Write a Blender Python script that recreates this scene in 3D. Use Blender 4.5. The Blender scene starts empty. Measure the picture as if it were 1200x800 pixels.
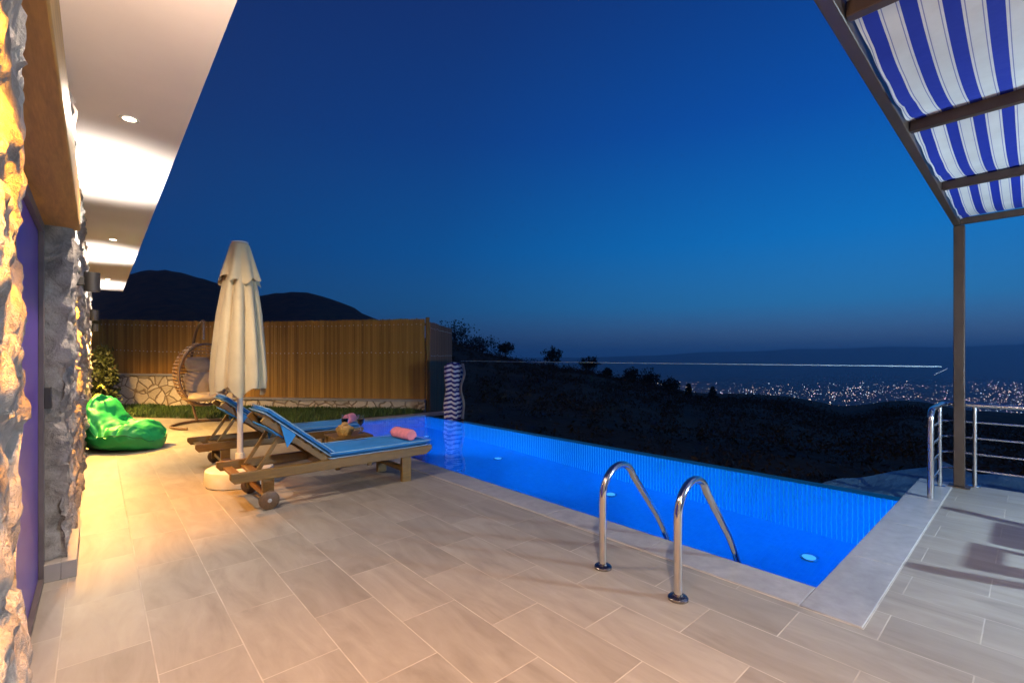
import bpy, math, random
from mathutils import Vector, Matrix, noise as mn

random.seed(7)
R = math.radians
S = bpy.context.scene
COL = S.collection
PI = math.pi

# ------------------------------------------------------------------ helpers
class MB:
    """collects shapes, builds them as ONE mesh object"""
    def __init__(self):
        self.v = []; self.f = []; self.m = []; self.mi = 0
    def add(self, vs, fs):
        b = len(self.v)
        self.v += [tuple(v) for v in vs]
        self.f += [tuple(i + b for i in f) for f in fs]
        self.m += [self.mi] * len(fs)
        return self
    def box(self, x0, x1, y0, y1, z0, z1, mat=None):
        vs = [Vector((x, y, z)) for z in (z0, z1) for y in (y0, y1) for x in (x0, x1)]
        if mat is not None: vs = [mat @ v for v in vs]
        return self.add(vs, [(0, 2, 3, 1), (4, 5, 7, 6), (0, 1, 5, 4), (2, 6, 7, 3), (0, 4, 6, 2), (1, 3, 7, 5)])
    def bar(self, a, b, w, h, up=(0, 0, 1)):
        """rectangular bar from a to b: w across, h along 'up'"""
        a, b = Vector(a), Vector(b); d = (b - a); L = d.length; d.normalize()
        up = Vector(up); s = d.cross(up)
        if s.length < 1e-4: s = d.cross(Vector((1, 0, 0)))
        s.normalize(); u = s.cross(d)
        vs = []
        for p in (a, b):
            for q in (-1, 1):
                for r in (-1, 1):
                    vs.append(p + s * (q * w / 2) + u * (r * h / 2))
        return self.add(vs, [(0, 1, 3, 2), (4, 6, 7, 5), (0, 2, 6, 4), (1, 5, 7, 3), (0, 4, 5, 1), (2, 3, 7, 6)])
    def tube(self, pts, r, n=10, closed=False, flat=1.0):
        pts = [Vector(p) for p in pts]; k = len(pts)
        rs = r if isinstance(r, (list, tuple)) else [r] * k
        prev = None; vs = []
        for i, p in enumerate(pts):
            if closed: d = pts[(i + 1) % k] - pts[i - 1]
            else: d = pts[min(i + 1, k - 1)] - pts[max(i - 1, 0)]
            d.normalize()
            if prev is None:
                s = d.cross(Vector((0, 0, 1)))
                if s.length < 1e-3: s = d.cross(Vector((0, 1, 0)))
            else:
                s = prev - d * prev.dot(d)
            s.normalize(); prev = s; u = d.cross(s)
            for j in range(n):
                t = 2 * PI * j / n
                vs.append(p + s * (math.cos(t) * rs[i] * flat) + u * (math.sin(t) * rs[i]))
        fs = []
        for i in range(k if closed else k - 1):
            for j in range(n):
                a = i * n + j; b = i * n + (j + 1) % n
                c = ((i + 1) % k) * n + (j + 1) % n; d_ = ((i + 1) % k) * n + j
                fs.append((a, b, c, d_))
        if not closed:
            fs.append(tuple(range(n))[::-1]); fs.append(tuple((k - 1) * n + j for j in range(n)))
        return self.add(vs, fs)
    def lathe(self, prof, n=32, c=(0, 0, 0), rad=None, caps=True):
        """prof = [(r,z)]; rad(theta, r, z) -> r"""
        vs = []; k = len(prof)
        for (r, z) in prof:
            for j in range(n):
                t = 2 * PI * j / n
                rr = rad(t, r, z) if rad else r
                vs.append((c[0] + rr * math.cos(t), c[1] + rr * math.sin(t), c[2] + z))
        fs = []
        for i in range(k - 1):
            for j in range(n):
                fs.append((i * n + j, i * n + (j + 1) % n, (i + 1) * n + (j + 1) % n, (i + 1) * n + j))
        if caps:
            fs.append(tuple(range(n))[::-1]); fs.append(tuple((k - 1) * n + j for j in range(n)))
        return self.add(vs, fs)
    def prism(self, poly, z0, z1, mat=None):
        n = len(poly)
        vs = [Vector((x, y, z0)) for x, y in poly] + [Vector((x, y, z1)) for x, y in poly]
        if mat is not None: vs = [mat @ v for v in vs]
        fs = [tuple(range(n))[::-1], tuple(range(n, 2 * n))]
        for i in range(n):
            j = (i + 1) % n
            fs.append((i, j, n + j, n + i))
        return self.add(vs, fs)
    def grid(self, fn, nu, nv):
        vs = [fn(i / nu, j / nv) for i in range(nu + 1) for j in range(nv + 1)]
        fs = [(i * (nv + 1) + j, (i + 1) * (nv + 1) + j, (i + 1) * (nv + 1) + j + 1, i * (nv + 1) + j + 1)
              for i in range(nu) for j in range(nv)]
        return self.add(vs, fs)
    def build(self, name, mat, parent=None, bevel=0, smooth=True, seg=2, angle=38, subsurf=0):
        me = bpy.data.meshes.new(name)
        me.from_pydata(self.v, [], self.f); me.validate(); me.update()
        mats = mat if isinstance(mat, (list, tuple)) else [mat]
        for m in mats: me.materials.append(m)
        if len(mats) > 1 and len(me.polygons) == len(self.m):
            me.polygons.foreach_set('material_index', self.m)
        if smooth:
            me.polygons.foreach_set('use_smooth', [True] * len(me.polygons))
            me.set_sharp_from_angle(angle=R(angle))
        o = bpy.data.objects.new(name, me); COL.objects.link(o)
        if parent: o.parent = parent
        if bevel:
            b = o.modifiers.new('bevel', 'BEVEL'); b.width = bevel; b.segments = seg; b.limit_method = 'ANGLE'
        if subsurf:
            b = o.modifiers.new('sub', 'SUBSURF'); b.levels = subsurf; b.render_levels = subsurf
        return o

def tag(o, label=None, cat=None, group=None, kind=None):
    if label: o['label'] = label
    if cat: o['category'] = cat
    if group: o['group'] = group
    if kind: o['kind'] = kind
    return o
def thing(name, label, cat, loc=(0, 0, 0), rz=0, group=None):
    o = bpy.data.objects.new(name, None); COL.objects.link(o)
    o.location = loc; o.rotation_euler = (0, 0, rz); o.empty_display_size = .1
    return tag(o, label, cat, group)
def copy_tree(o, parent=None):
    c = o.copy(); COL.objects.link(c)
    if parent: c.parent = parent
    for ch in list(o.children): copy_tree(ch, c)
    return c

# ------------------------------------------------------------------ materials
def newmat(name):
    m = bpy.data.materials.new(name); m.use_nodes = True
    nt = m.node_tree; p = nt.nodes['Principled BSDF']
    return m, nt, p
def N(nt, typ, **kw):
    n = nt.nodes.new(typ)
    for k, v in kw.items(): setattr(n, k, v)
    return n
def mixc(nt, fac, a, b, blend='MIX'):
    n = nt.nodes.new('ShaderNodeMix'); n.data_type = 'RGBA'; n.blend_type = blend
    for s, v in ((n.inputs[0], fac), (n.inputs[6], a), (n.inputs[7], b)):
        if hasattr(v, 'is_output') or hasattr(v, 'links'): nt.links.new(v, s)
        elif isinstance(v, (int, float)): s.default_value = v
        else: s.default_value = (*v, 1) if len(v) == 3 else v
    return n.outputs[2]
def M1(nt, op, a, b=None, c=None):
    n = nt.nodes.new('ShaderNodeMath'); n.operation = op
    for i, v in enumerate((a, b, c)):
        if v is None: continue
        if isinstance(v, (int, float)): n.inputs[i].default_value = v
        else: nt.links.new(v, n.inputs[i])
    return n.outputs[0]
def ramp(nt, fac, stops):
    n = nt.nodes.new('ShaderNodeValToRGB'); nt.links.new(fac, n.inputs[0])
    e = n.color_ramp.elements
    while len(e) < len(stops): e.new(.5)
    for i, (p, c) in enumerate(stops):
        e[i].position = p; e[i].color = (*c, 1) if len(c) == 3 else c
    return n.outputs[0]
def coords(nt, scale=(1, 1, 1)):
    tc = nt.nodes.new('ShaderNodeTexCoord'); mp = nt.nodes.new('ShaderNodeMapping')
    mp.inputs['Scale'].default_value = scale
    nt.links.new(tc.outputs['Object'], mp.inputs['Vector'])
    return mp.outputs['Vector']
def noise_tex(nt, vec, scale, detail=4, rough=.55, dist=0):
    n = nt.nodes.new('ShaderNodeTexNoise')
    n.inputs['Scale'].default_value = scale; n.inputs['Detail'].default_value = detail
    n.inputs['Roughness'].default_value = rough; n.inputs['Distortion'].default_value = dist
    nt.links.new(vec, n.inputs['Vector'])
    return n.outputs['Fac']
def bump(nt, p, h, strength=.3, dist=.01):
    b = nt.nodes.new('ShaderNodeBump'); b.inputs['Strength'].default_value = strength
    b.inputs['Distance'].default_value = dist
    nt.links.new(h, b.inputs['Height']); nt.links.new(b.outputs['Normal'], p.inputs['Normal'])
def simple(name, col, rough=.5, metal=0, var=.18, scale=8, stretch=(1, 1, 1), bmp=0, bscale=60, bdist=.003, sheen=0):
    m, nt, p = newmat(name)
    v = coords(nt, stretch)
    f = noise_tex(nt, v, scale, 5)
    lo = tuple(c * (1 - var) for c in col); hi = tuple(min(1, c * (1 + var)) for c in col)
    c = ramp(nt, f, [(.3, lo), (.7, hi)])
    nt.links.new(c, p.inputs['Base Color'])
    p.inputs['Roughness'].default_value = rough; p.inputs['Metallic'].default_value = metal
    if sheen: p.inputs['Sheen Weight'].default_value = sheen
    if bmp: bump(nt, p, noise_tex(nt, v, bscale, 4), bmp, bdist)
    return m
def emit(name, col, strength):
    m, nt, p = newmat(name)
    p.inputs['Base Color'].default_value = (.8, .8, .8, 1)
    p.inputs['Emission Color'].default_value = (*col, 1); p.inputs['Emission Strength'].default_value = strength
    return m
def wood(name, col, stretch, rough=.5, var=.35, scale=6):
    m, nt, p = newmat(name)
    v = coords(nt, stretch)
    f = noise_tex(nt, v, scale, 6, .6, .6); g = noise_tex(nt, v, scale * 5, 3, .5)
    mixf = M1(nt, 'ADD', M1(nt, 'MULTIPLY', f, .7), M1(nt, 'MULTIPLY', g, .3))
    c = ramp(nt, mixf, [(.3, tuple(x * (1 - var) for x in col)), (.52, col), (.75, tuple(x * (1 + var) for x in col))])
    nt.links.new(c, p.inputs['Base Color']); p.inputs['Roughness'].default_value = rough
    bump(nt, p, mixf, .25, .004)
    return m

TX0, TY0 = .181, 2.64
def tile_mat():
    m, nt, p = newmat('deck_tile')
    tc = N(nt, 'ShaderNodeTexCoord'); sx = N(nt, 'ShaderNodeSeparateXYZ'); nt.links.new(tc.outputs['Object'], sx.inputs[0])
    cb = N(nt, 'ShaderNodeCombineXYZ')
    nt.links.new(M1(nt, 'SUBTRACT', sx.outputs[1], TY0 - 62 * .62), cb.inputs[0])
    nt.links.new(M1(nt, 'SUBTRACT', sx.outputs[0], TX0 - 60 * .304), cb.inputs[1])
    br = N(nt, 'ShaderNodeTexBrick'); br.offset = .5; br.offset_frequency = 2; br.squash = 1
    nt.links.new(cb.outputs[0], br.inputs['Vector'])
    br.inputs['Scale'].default_value = 1; br.inputs['Brick Width'].default_value = .62
    br.inputs['Row Height'].default_value = .304; br.inputs['Mortar Size'].default_value = .0028
    br.inputs['Mortar Smooth'].default_value = .15; br.inputs['Bias'].default_value = 0
    br.inputs['Color1'].default_value = (0, 0, 0, 1); br.inputs['Color2'].default_value = (1, 1, 1, 1); br.inputs['Mortar'].default_value = (.5, .5, .5, 1)
    v = coords(nt, (4.0, 1.0, 1))
    # per-tile shift so that the veins break at every joint
    sh = N(nt, 'ShaderNodeVectorMath'); sh.operation = 'MULTIPLY_ADD'
    nt.links.new(br.outputs['Color'], sh.inputs[0]); sh.inputs[1].default_value = (37, 19, 11); nt.links.new(v, sh.inputs[2])
    f1 = noise_tex(nt, sh.outputs[0], 1.6, 6, .6, 1.1)
    f2 = noise_tex(nt, sh.outputs[0], 7, 4, .55, .4)
    f = M1(nt, 'ADD', M1(nt, 'MULTIPLY', f1, .75), M1(nt, 'MULTIPLY', f2, .25))
    vein = ramp(nt, f, [(.30, (.205, .180, .150)), (.46, (.268, .240, .202)), (.56, (.298, .270, .230)), (.72, (.352, .322, .28))])
    tone = mixc(nt, .10, vein, br.outputs['Color'], 'OVERLAY')
    stain = noise_tex(nt, coords(nt, (1, 1, 1)), 1.3, 5, .6)
    tone = mixc(nt, ramp(nt, stain, [(.45, (0, 0, 0)), (.75, (.35, .35, .35))]), tone, (.23, .195, .165))
    gn = noise_tex(nt, coords(nt), 5, 4)
    grout = ramp(nt, gn, [(.3, (.33, .295, .25)), (.7, (.50, .46, .40))])
    c = mixc(nt, br.outputs['Fac'], tone, grout)
    nt.links.new(c, p.inputs['Base Color'])
    rg = M1(nt, 'ADD', M1(nt, 'MULTIPLY', f2, .25), .34)
    nt.links.new(M1(nt, 'ADD', rg, M1(nt, 'MULTIPLY', br.outputs['Fac'], .4)), p.inputs['Roughness'])
    h = M1(nt, 'SUBTRACT', M1(nt, 'MULTIPLY', f, .25), M1(nt, 'MULTIPLY', br.outputs['Fac'], 1))
    bump(nt, p, h, .5, .003)
    return m
def coping_mat():
    m, nt, p = newmat('coping_stone')
    v = coords(nt)
    f = noise_tex(nt, v, 2.2, 8, .65, 1.4); g = noise_tex(nt, v, 14, 5, .6)
    c = ramp(nt, f, [(.3, (.25, .24, .24)), (.5, (.31, .30, .30)), (.58, (.34, .33, .33)), (.75, (.42, .41, .41))])
    c = mixc(nt, .25, c, ramp(nt, g, [(.3, (.2, .19, .18)), (.7, (.5, .48, .46))]))
    nt.links.new(c, p.inputs['Base Color']); p.inputs['Roughness'].default_value = .36
    bump(nt, p, g, .15, .003)
    return m
def mosaic_mat():
    m, nt, p = newmat('pool_mosaic')
    tc = N(nt, 'ShaderNodeTexCoord'); sx = N(nt, 'ShaderNodeSeparateXYZ'); nt.links.new(tc.outputs['Object'], sx.inputs[0])
    def joint(o, pitch, w):
        q = M1(nt, 'FRACT', M1(nt, 'DIVIDE', M1(nt, 'ADD', o, 50), pitch))
        return M1(nt, 'LESS_THAN', q, w)
    jy = joint(sx.outputs[1], .0427, .22); jx = joint(sx.outputs[0], .0427, .14); jz = joint(sx.outputs[2], .0427, .12)
    geo = N(nt, 'ShaderNodeNewGeometry'); sn = N(nt, 'ShaderNodeSeparateXYZ'); nt.links.new(geo.outputs['Normal'], sn.inputs[0])
    vert = M1(nt, 'GREATER_THAN', M1(nt, 'ABSOLUTE', sn.outputs[0]), .5)
    j = M1(nt, 'MAXIMUM', M1(nt, 'MULTIPLY', jy, 1), M1(nt, 'MULTIPLY', M1(nt, 'MAXIMUM', jx, jz), .35))
    vo = N(nt, 'ShaderNodeTexWhiteNoise'); vo.noise_dimensions = '3D'
    sn_ = N(nt, 'ShaderNodeVectorMath'); sn_.operation = 'SNAP'; nt.links.new(tc.outputs['Object'], sn_.inputs[0]); sn_.inputs[1].default_value = (.0427,) * 3
    nt.links.new(sn_.outputs[0], vo.inputs['Vector'])
    base = ramp(nt, vo.outputs['Value'], [(0, (.12, .26, .58)), (1, (.15, .30, .62))])
    wallness = M1(nt, 'LESS_THAN', M1(nt, 'ABSOLUTE', sn.outputs[2]), .5)
    c = mixc(nt, M1(nt, 'MULTIPLY', j, M1(nt, 'MULTIPLY_ADD', wallness, .95, .03)), base, (.95, 1.0, 1.0))
    nt.links.new(c, p.inputs['Base Color']); p.inputs['Roughness'].default_value = .3
    return m
def water_mat():
    m = bpy.data.materials.new('pool_water'); m.use_nodes = True; nt = m.node_tree
    p = nt.nodes['Principled BSDF']
    p.inputs['Base Color'].default_value = (.86, .96, 1, 1)
    p.inputs['Transmission Weight'].default_value = 1; p.inputs['IOR'].default_value = 1.33; p.inputs['Roughness'].default_value = 0.0
    v = coords(nt)
    f = noise_tex(nt, v, 2.2, 2, .5, .3)
    bump(nt, p, f, .15, .02)
    return m
def glass_mat(name, tint=(.93, .98, .97), ior=1.45, rough=0.0):
    m = bpy.data.materials.new(name); m.use_nodes = True; nt = m.node_tree
    p = nt.nodes['Principled BSDF']
    p.inputs['Base Color'].default_value = (*tint, 1); p.inputs['Transmission Weight'].default_value = 1
    p.inputs['IOR'].default_value = ior; p.inputs['Roughness'].default_value = rough
    return m
def thin_glass():
    m = bpy.data.materials.new('clear_glass'); m.use_nodes = True; nt = m.node_tree
    nt.nodes.remove(nt.nodes['Principled BSDF'])
    tr = N(nt, 'ShaderNodeBsdfTransparent'); tr.inputs['Color'].default_value = (.96, .985, .98, 1)
    gl = N(nt, 'ShaderNodeBsdfGlossy'); gl.inputs['Roughness'].default_value = .01
    fr = N(nt, 'ShaderNodeFresnel'); fr.inputs['IOR'].default_value = 1.06
    mx = N(nt, 'ShaderNodeMixShader'); nt.links.new(fr.outputs[0], mx.inputs[0]); nt.links.new(tr.outputs[0], mx.inputs[1]); nt.links.new(gl.outputs[0], mx.inputs[2])
    nt.links.new(mx.outputs[0], nt.nodes['Material Output'].inputs['Surface'])
    return m
def stone_mat(name, cols, scale=2.4):
    m, nt, p = newmat(name)
    v = coords(nt)
    vo = N(nt, 'ShaderNodeTexVoronoi'); vo.inputs['Scale'].default_value = scale; nt.links.new(v, vo.inputs['Vector'])
    f = noise_tex(nt, v, 9, 8, .68, .6); g = noise_tex(nt, v, 46, 6, .7)
    bw = N(nt, 'ShaderNodeRGBToBW'); nt.links.new(vo.outputs['Color'], bw.inputs[0])
    mixf = M1(nt, 'ADD', M1(nt, 'MULTIPLY', f, .8), M1(nt, 'MULTIPLY', bw.outputs[0], .25))
    c = ramp(nt, mixf, [(.32, cols[0]), (.52, cols[1]), (.75, cols[2])])
    nt.links.new(c, p.inputs['Base Color']); p.inputs['Roughness'].default_value = .85
    h = M1(nt, 'ADD', M1(nt, 'MULTIPLY', f, 1), M1(nt, 'MULTIPLY', g, .5))
    bump(nt, p, h, .9, .03)
    return m
def rubble_mat():
    m, nt, p = newmat('rubble_masonry')
    v = coords(nt, (1, 1, 1.25))
    d = N(nt, 'ShaderNodeTexNoise'); d.inputs['Scale'].default_value = 3; nt.links.new(v, d.inputs['Vector'])
    ad = N(nt, 'ShaderNodeVectorMath'); ad.operation = 'MULTIPLY_ADD'; nt.links.new(d.outputs['Color'], ad.inputs[0]); ad.inputs[1].default_value = (.18,) * 3; nt.links.new(v, ad.inputs[2])
    ve = N(nt, 'ShaderNodeTexVoronoi'); ve.feature = 'DISTANCE_TO_EDGE'; ve.inputs['Scale'].default_value = 3.3; nt.links.new(ad.outputs[0], ve.inputs['Vector'])
    vc = N(nt, 'ShaderNodeTexVoronoi'); vc.inputs['Scale'].default_value = 3.3; nt.links.new(ad.outputs[0], vc.inputs['Vector'])
    bw = N(nt, 'ShaderNodeRGBToBW'); nt.links.new(vc.outputs['Color'], bw.inputs[0])
    st = ramp(nt, bw.outputs[0], [(.2, (.52, .44, .34)), (.8, (.76, .68, .57))])
    f = noise_tex(nt, v, 24, 5)
    st = mixc(nt, .3, st, ramp(nt, f, [(.3, (.2, .17, .14)), (.7, (.6, .55, .5))]))
    k = ramp(nt, ve.outputs['Distance'], [(.018, (0, 0, 0)), (.075, (1, 1, 1))])
    c = mixc(nt, k, (.25, .19, .13), st)
    nt.links.new(c, p.inputs['Base Color']); p.inputs['Roughness'].default_value = .85
    bump(nt, p, M1(nt, 'MINIMUM', ve.outputs['Distance'], .09), .8, .3)
    return m
AW_P = .1107
def stripe_mat():
    m, nt, p = newmat('striped_awning_fabric')
    tc = N(nt, 'ShaderNodeTexCoord'); sx = N(nt, 'ShaderNodeSeparateXYZ'); nt.links.new(tc.outputs['Object'], sx.inputs[0])
    q = M1(nt, 'FRACT', M1(nt, 'DIVIDE', M1(nt, 'ADD', sx.outputs[1], 100.5 * AW_P - .427), AW_P))   # 0..1 across one repeat
    d = M1(nt, 'ABSOLUTE', M1(nt, 'SUBTRACT', q, .5))                                        # distance from blue centre
    blue = M1(nt, 'LESS_THAN', d, .215)
    pin = M1(nt, 'MULTIPLY', M1(nt, 'GREATER_THAN', d, .285), M1(nt, 'LESS_THAN', d, .315))
    hem = M1(nt, 'LESS_THAN', sx.outputs[1], .472)
    k = M1(nt, 'MULTIPLY', M1(nt, 'MAXIMUM', blue, M1(nt, 'MULTIPLY', pin, .7)), hem)
    f = noise_tex(nt, coords(nt), 4, 4)
    wh = ramp(nt, f, [(.3, (.70, .66, .64)), (.7, (.80, .77, .75))])
    c = mixc(nt, k, wh, (.004, .026, .35))
    nt.links.new(c, p.inputs['Base Color']); p.inputs['Roughness'].default_value = .8
    tr = N(nt, 'ShaderNodeBsdfTranslucent'); nt.links.new(c, tr.inputs['Color'])
    mx = N(nt, 'ShaderNodeMixShader'); mx.inputs[0].default_value = .3
    nt.links.new(p.outputs[0], mx.inputs[1]); nt.links.new(tr.outputs[0], mx.inputs[2])
    nt.links.new(mx.outputs[0], nt.nodes['Material Output'].inputs['Surface'])
    bump(nt, p, noise_tex(nt, coords(nt), 7, 3), .3, .03)
    return m
def curtain_mat():
    m, nt, p = newmat('striped_curtain_fabric')
    at = N(nt, 'ShaderNodeAttribute'); at.attribute_name = 'stripe'
    q = M1(nt, 'FRACT', at.outputs['Fac'])
    k = M1(nt, 'LESS_THAN', q, .5)
    c = mixc(nt, k, (.82, .74, .74), (.03, .02, .17))
    nt.links.new(c, p.inputs['Base Color']); p.inputs['Roughness'].default_value = .85
    return m
def fence_mat(name='fence_reed', cols=((.18, .082, .012), (.31, .152, .022), (.45, .235, .042))):
    m, nt, p = newmat(name)
    at = N(nt, 'ShaderNodeAttribute'); at.attribute_name = 'tone'
    v = coords(nt, (9, 9, .7)); f = noise_tex(nt, v, 3, 6, .6, .5); g = noise_tex(nt, coords(nt), .9, 4)
    k = M1(nt, 'ADD', M1(nt, 'MULTIPLY', at.outputs['Fac'], .5), M1(nt, 'ADD', M1(nt, 'MULTIPLY', f, .35), M1(nt, 'MULTIPLY', g, .3)))
    c = ramp(nt, k, [(.2, cols[0]), (.5, cols[1]), (.85, cols[2])])
    nt.links.new(c, p.inputs['Base Color']); p.inputs['Roughness'].default_value = .7
    bump(nt, p, f, .3, .006)
    return m
def leaf_mat(name, a, b):
    m, nt, p = newmat(name)
    at = N(nt, 'ShaderNodeAttribute'); at.attribute_name = 'tone'
    c = mixc(nt, at.outputs['Fac'], a, b)
    nt.links.new(c, p.inputs['Base Color']); p.inputs['Roughness'].default_value = .6
    return m

MT = dict(
    tile=tile_mat(), coping=coping_mat(), mosaic=mosaic_mat(), water=water_mat(),
    glass=thin_glass(), drink_glass=glass_mat('wine_glass_glass', (1, 1, 1), 1.45),
    wine=simple('red_wine', (.03, .004, .008), .1),
    stone=stone_mat('split_stone', [(.12, .108, .095), (.29, .262, .232), (.47, .43, .385)]),
    rubble=rubble_mat(), stripe=stripe_mat(), curtain=curtain_mat(), fence=fence_mat(), fence_dark=fence_mat('fence_board_dark', ((.20, .075, .03), (.30, .115, .045), (.42, .17, .07))),  # second fence colour is a shade-side copy, reddened to offset missing lamp light
    plaster=simple('soffit_plaster', (.86, .77, .71), .8, var=.05, scale=1.5, bmp=.15, bscale=90, bdist=.002),
    render_wall=simple('roof_edge_render', (.5, .45, .4), .8),
    lintel=wood('lintel_wood', (.44, .24, .06), (6, .5, 6), .5),
    teak=wood('teak_wood', (.165, .086, .012), (1, 8, 8), .42),
    teak2=wood('teak_wood_across', (.165, .086, .012), (8, 1, 8), .42),
    teakw=wood('teak_wheel_wood', (.11, .055, .02), (6, 6, 6), .5),
    door=simple('purple_door_paint', (.10, .055, .36), .28, var=.12, scale=2),
    door_frame=simple('door_frame_paint', (.10, .08, .075), .45),
    skirt=simple('skirting_tile', (.27, .24, .215), .5, var=.1, scale=6),
    black=simple('black_metal', (.014, .013, .013), .6, 0, var=.1),
    steel=simple('polished_steel', (.72, .70, .68), .12, 1, var=.04, scale=3),
    satin=simple('satin_steel', (.68, .66, .66), .24, 1, var=.05, scale=3),
    bronze=simple('brown_metal_frame', (.060, .038, .027), .42, .2, var=.15, scale=5),
    canvas=simple('cream_canvas', (.66, .53, .31), .85, var=.07, scale=5, bmp=.3, bscale=260, bdist=.001, sheen=.2),
    white_pole=simple('white_pole_paint', (.72, .68, .62), .4, var=.05),
    plastic=simple('white_plastic', (.72, .68, .58), .45, var=.06),
    cushion=simple('blue_cushion_fabric', (.018, .215, .58), .8, var=.10, scale=7, bmp=.35, bscale=240, bdist=.001),
    piping=simple('pale_piping', (.24, .42, .60), .7),
    pink=simple('pink_terry', (.80, .26, .30), .95, var=.14, scale=18, bmp=.8, bscale=180, bdist=.004),
    green=simple('green_nylon', (.010, .30, .07), .5, var=.12, scale=4, bmp=.2, bscale=24, bdist=.01),
    green_dark=simple('green_seam_tape', (.006, .16, .04), .6),
    yellow=simple('yellow_nylon', (.55, .50, .04), .4),
    wicker=simple('wicker_reed', (.27, .155, .08), .55, var=.25, scale=30, bmp=.5, bscale=120, bdist=.003),
    rim=simple('dark_wicker_rim', (.085, .045, .025), .5, var=.2, scale=30),
    grey_cush=simple('grey_brown_cushion', (.25, .19, .16), .9, var=.15, scale=9, bmp=.3, bscale=200, bdist=.001),
    beige_cush=simple('beige_cushion', (.36, .28, .21), .9, var=.1, scale=9, bmp=.3, bscale=200, bdist=.001),
    basket=simple('golden_wicker', (.50, .28, .06), .6, var=.35, scale=60, bmp=.8, bscale=140, bdist=.004),
    bread=simple('golden_crust', (.48, .27, .08), .7, var=.3, scale=20),
    soil=simple('hill_soil', (.15, .045, .004), .95, var=.45, scale=.12, bmp=.5, bscale=1.2, bdist=.4),
    garden=simple('garden_soil', (.05, .045, .02), .95, var=.3, scale=4),
    concrete=simple('pool_shell_concrete', (.25, .25, .25), .8),
    sheet=simple('roof_sheeting', (.15, .27, .34), .6, var=.3, scale=.8, stretch=(1, 3, 1), bmp=.5, bscale=1.5, bdist=.2),
    grass=leaf_mat('grass_blades', (.02, .055, .008), (.06, .115, .015)),
    scrub=leaf_mat('scrub_leaves', (.10, .030, .003), (.16, .055, .005)),
    leaf=leaf_mat('dark_leaves', (.020, .030, .012), (.050, .060, .022)),
    bushleaf=leaf_mat('thuja_leaves', (.012, .022, .004), (.035, .045, .010)),
    bark=simple('bark', (.05, .035, .025), .9, var=.3, scale=4),
    grout=simple('pale_grout', (.46, .42, .38), .85), chrome=simple('dark_chrome', (.30, .27, .25), .22, 1, var=.05),
    glass_edge=simple('polished_glass_edge', (.50, .66, .74), .25, var=.03),
    bulb=emit('warm_diffuser', (1, .72, .38), 9), lens=emit('downlight_lens', (1, .80, .55), 22),
    poolspot=emit('pool_spot_lens', (.10, .42, 1), .8), flood=emit('cool_lens', (.8, .9, 1), 8),
)

# ------------------------------------------------------------------ camera  (+Y runs along the house, +X out over the pool)
H = 1.27
cam = bpy.data.cameras.new('camera'); co = bpy.data.objects.new('camera', cam); COL.objects.link(co)
co.location = (0, 0, H); co.rotation_euler = (R(90), 0, R(-41.7))
cam.sensor_width = 36; cam.lens = 545.7 / 1200 * 36; cam.shift_y = .015
cam.clip_start = .03; cam.clip_end = 90000
S.camera = co
F = Vector((math.sin(R(41.7)), math.cos(R(41.7)), 0)); RT = Vector((F.y, -F.x, 0))

# ------------------------------------------------------------------ deck, pool, water
WZ = -.03
PX0, PX1, PY0, PY1, PD = 2.94, 5.40, .80, 8.95, -1.50
b = MB()
T = .12
def slab(poly, z0=-.25, z1=0): b.prism(poly, z0, z1)
slab([(-.30, -7), (2.67, -7), (2.67, 9.2), (2.67, 9.9), (1.92, 11.0), (.375, 12.74), (-.30, 13.5)])
slab([(2.67, -7), (6.46, -7), (6.46, .534), (2.67, .534)])
tag(b.build('deck', MT['tile'], smooth=False), 'beige rectangular floor tiles of the terrace', kind='structure')

pool = thing('swimming_pool', 'long narrow infinity pool lined with glowing blue mosaic', 'pool', (0, 0, 0))
b = MB()   # basin: five inward faces with thickness
b.box(PX0 - .2, PX1 + .16, PY0 - .2, PY1 + .2, PD - .25, PD)                    # floor
b.box(PX0 - .2, PX0, PY0 - .2, PY1 + .2, PD, -.055)
b.box(PX1, PX1 + .16, PY0 - .2, PY1 + .2, PD, WZ - .006)
b.box(PX0, PX1, PY0 - .2, PY0, PD, -.055)
b.box(PX0, PX1, PY1, PY1 + .2, PD, -.055)
b.build('basin', MT['mosaic'], pool, smooth=False)
def coping_run(x0, x1, y0, y1, along, n):
    c = MB(); g = .0008
    for i in range(n):
        if along == 'y':
            a = y0 + (y1 - y0) * i / n; e = y0 + (y1 - y0) * (i + 1) / n
            c.box(x0, x1, a + g, e - g, -.05, .006)
        else:
            a = x0 + (x1 - x0) * i / n; e = x0 + (x1 - x0) * (i + 1) / n
            c.box(a + g, e - g, y0, y1, -.05, .006)
    return c.build('coping', MT['coping'], pool, bevel=.003)
coping_run(2.673, PX0 + .01, .7995, 8.95, 'y', 9)
coping_run(2.673, 6.43, .537, .798, 'x', 4)
coping_run(2.675, 6.05, 8.952, 9.2, 'x', 4)
b = MB(); b.box(2.666, 2.6725, .530, 9.2, -.02, .002); b.box(2.673, 6.43, .530, .5365, -.02, .002); b.build('grout_joint', MT['grout'], pool, smooth=False)
for y in (1.37, 3.57, 5.78, 7.98):
    d = MB().lathe([(.075, 0), (.075, .012), (.06, .02)], 24, (4.85, y, PD)); l = d.build('floor_light', MT['satin'], pool)
    MB().lathe([(.056, .0205), (.05, .026), (.0, .028)], 24, (4.85, y, PD), caps=False).build('lens', MT['poolspot'], l)
b = MB(); xe = PX1 + .166
_p = [(PX0 - .005, PD - .02), (PX1 + .004, PD - .02), (PX1 + .004, WZ - .0075), (xe, WZ - .0075), (xe, WZ - .002), (xe - .006, WZ), (PX0 - .005, WZ)]
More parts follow.
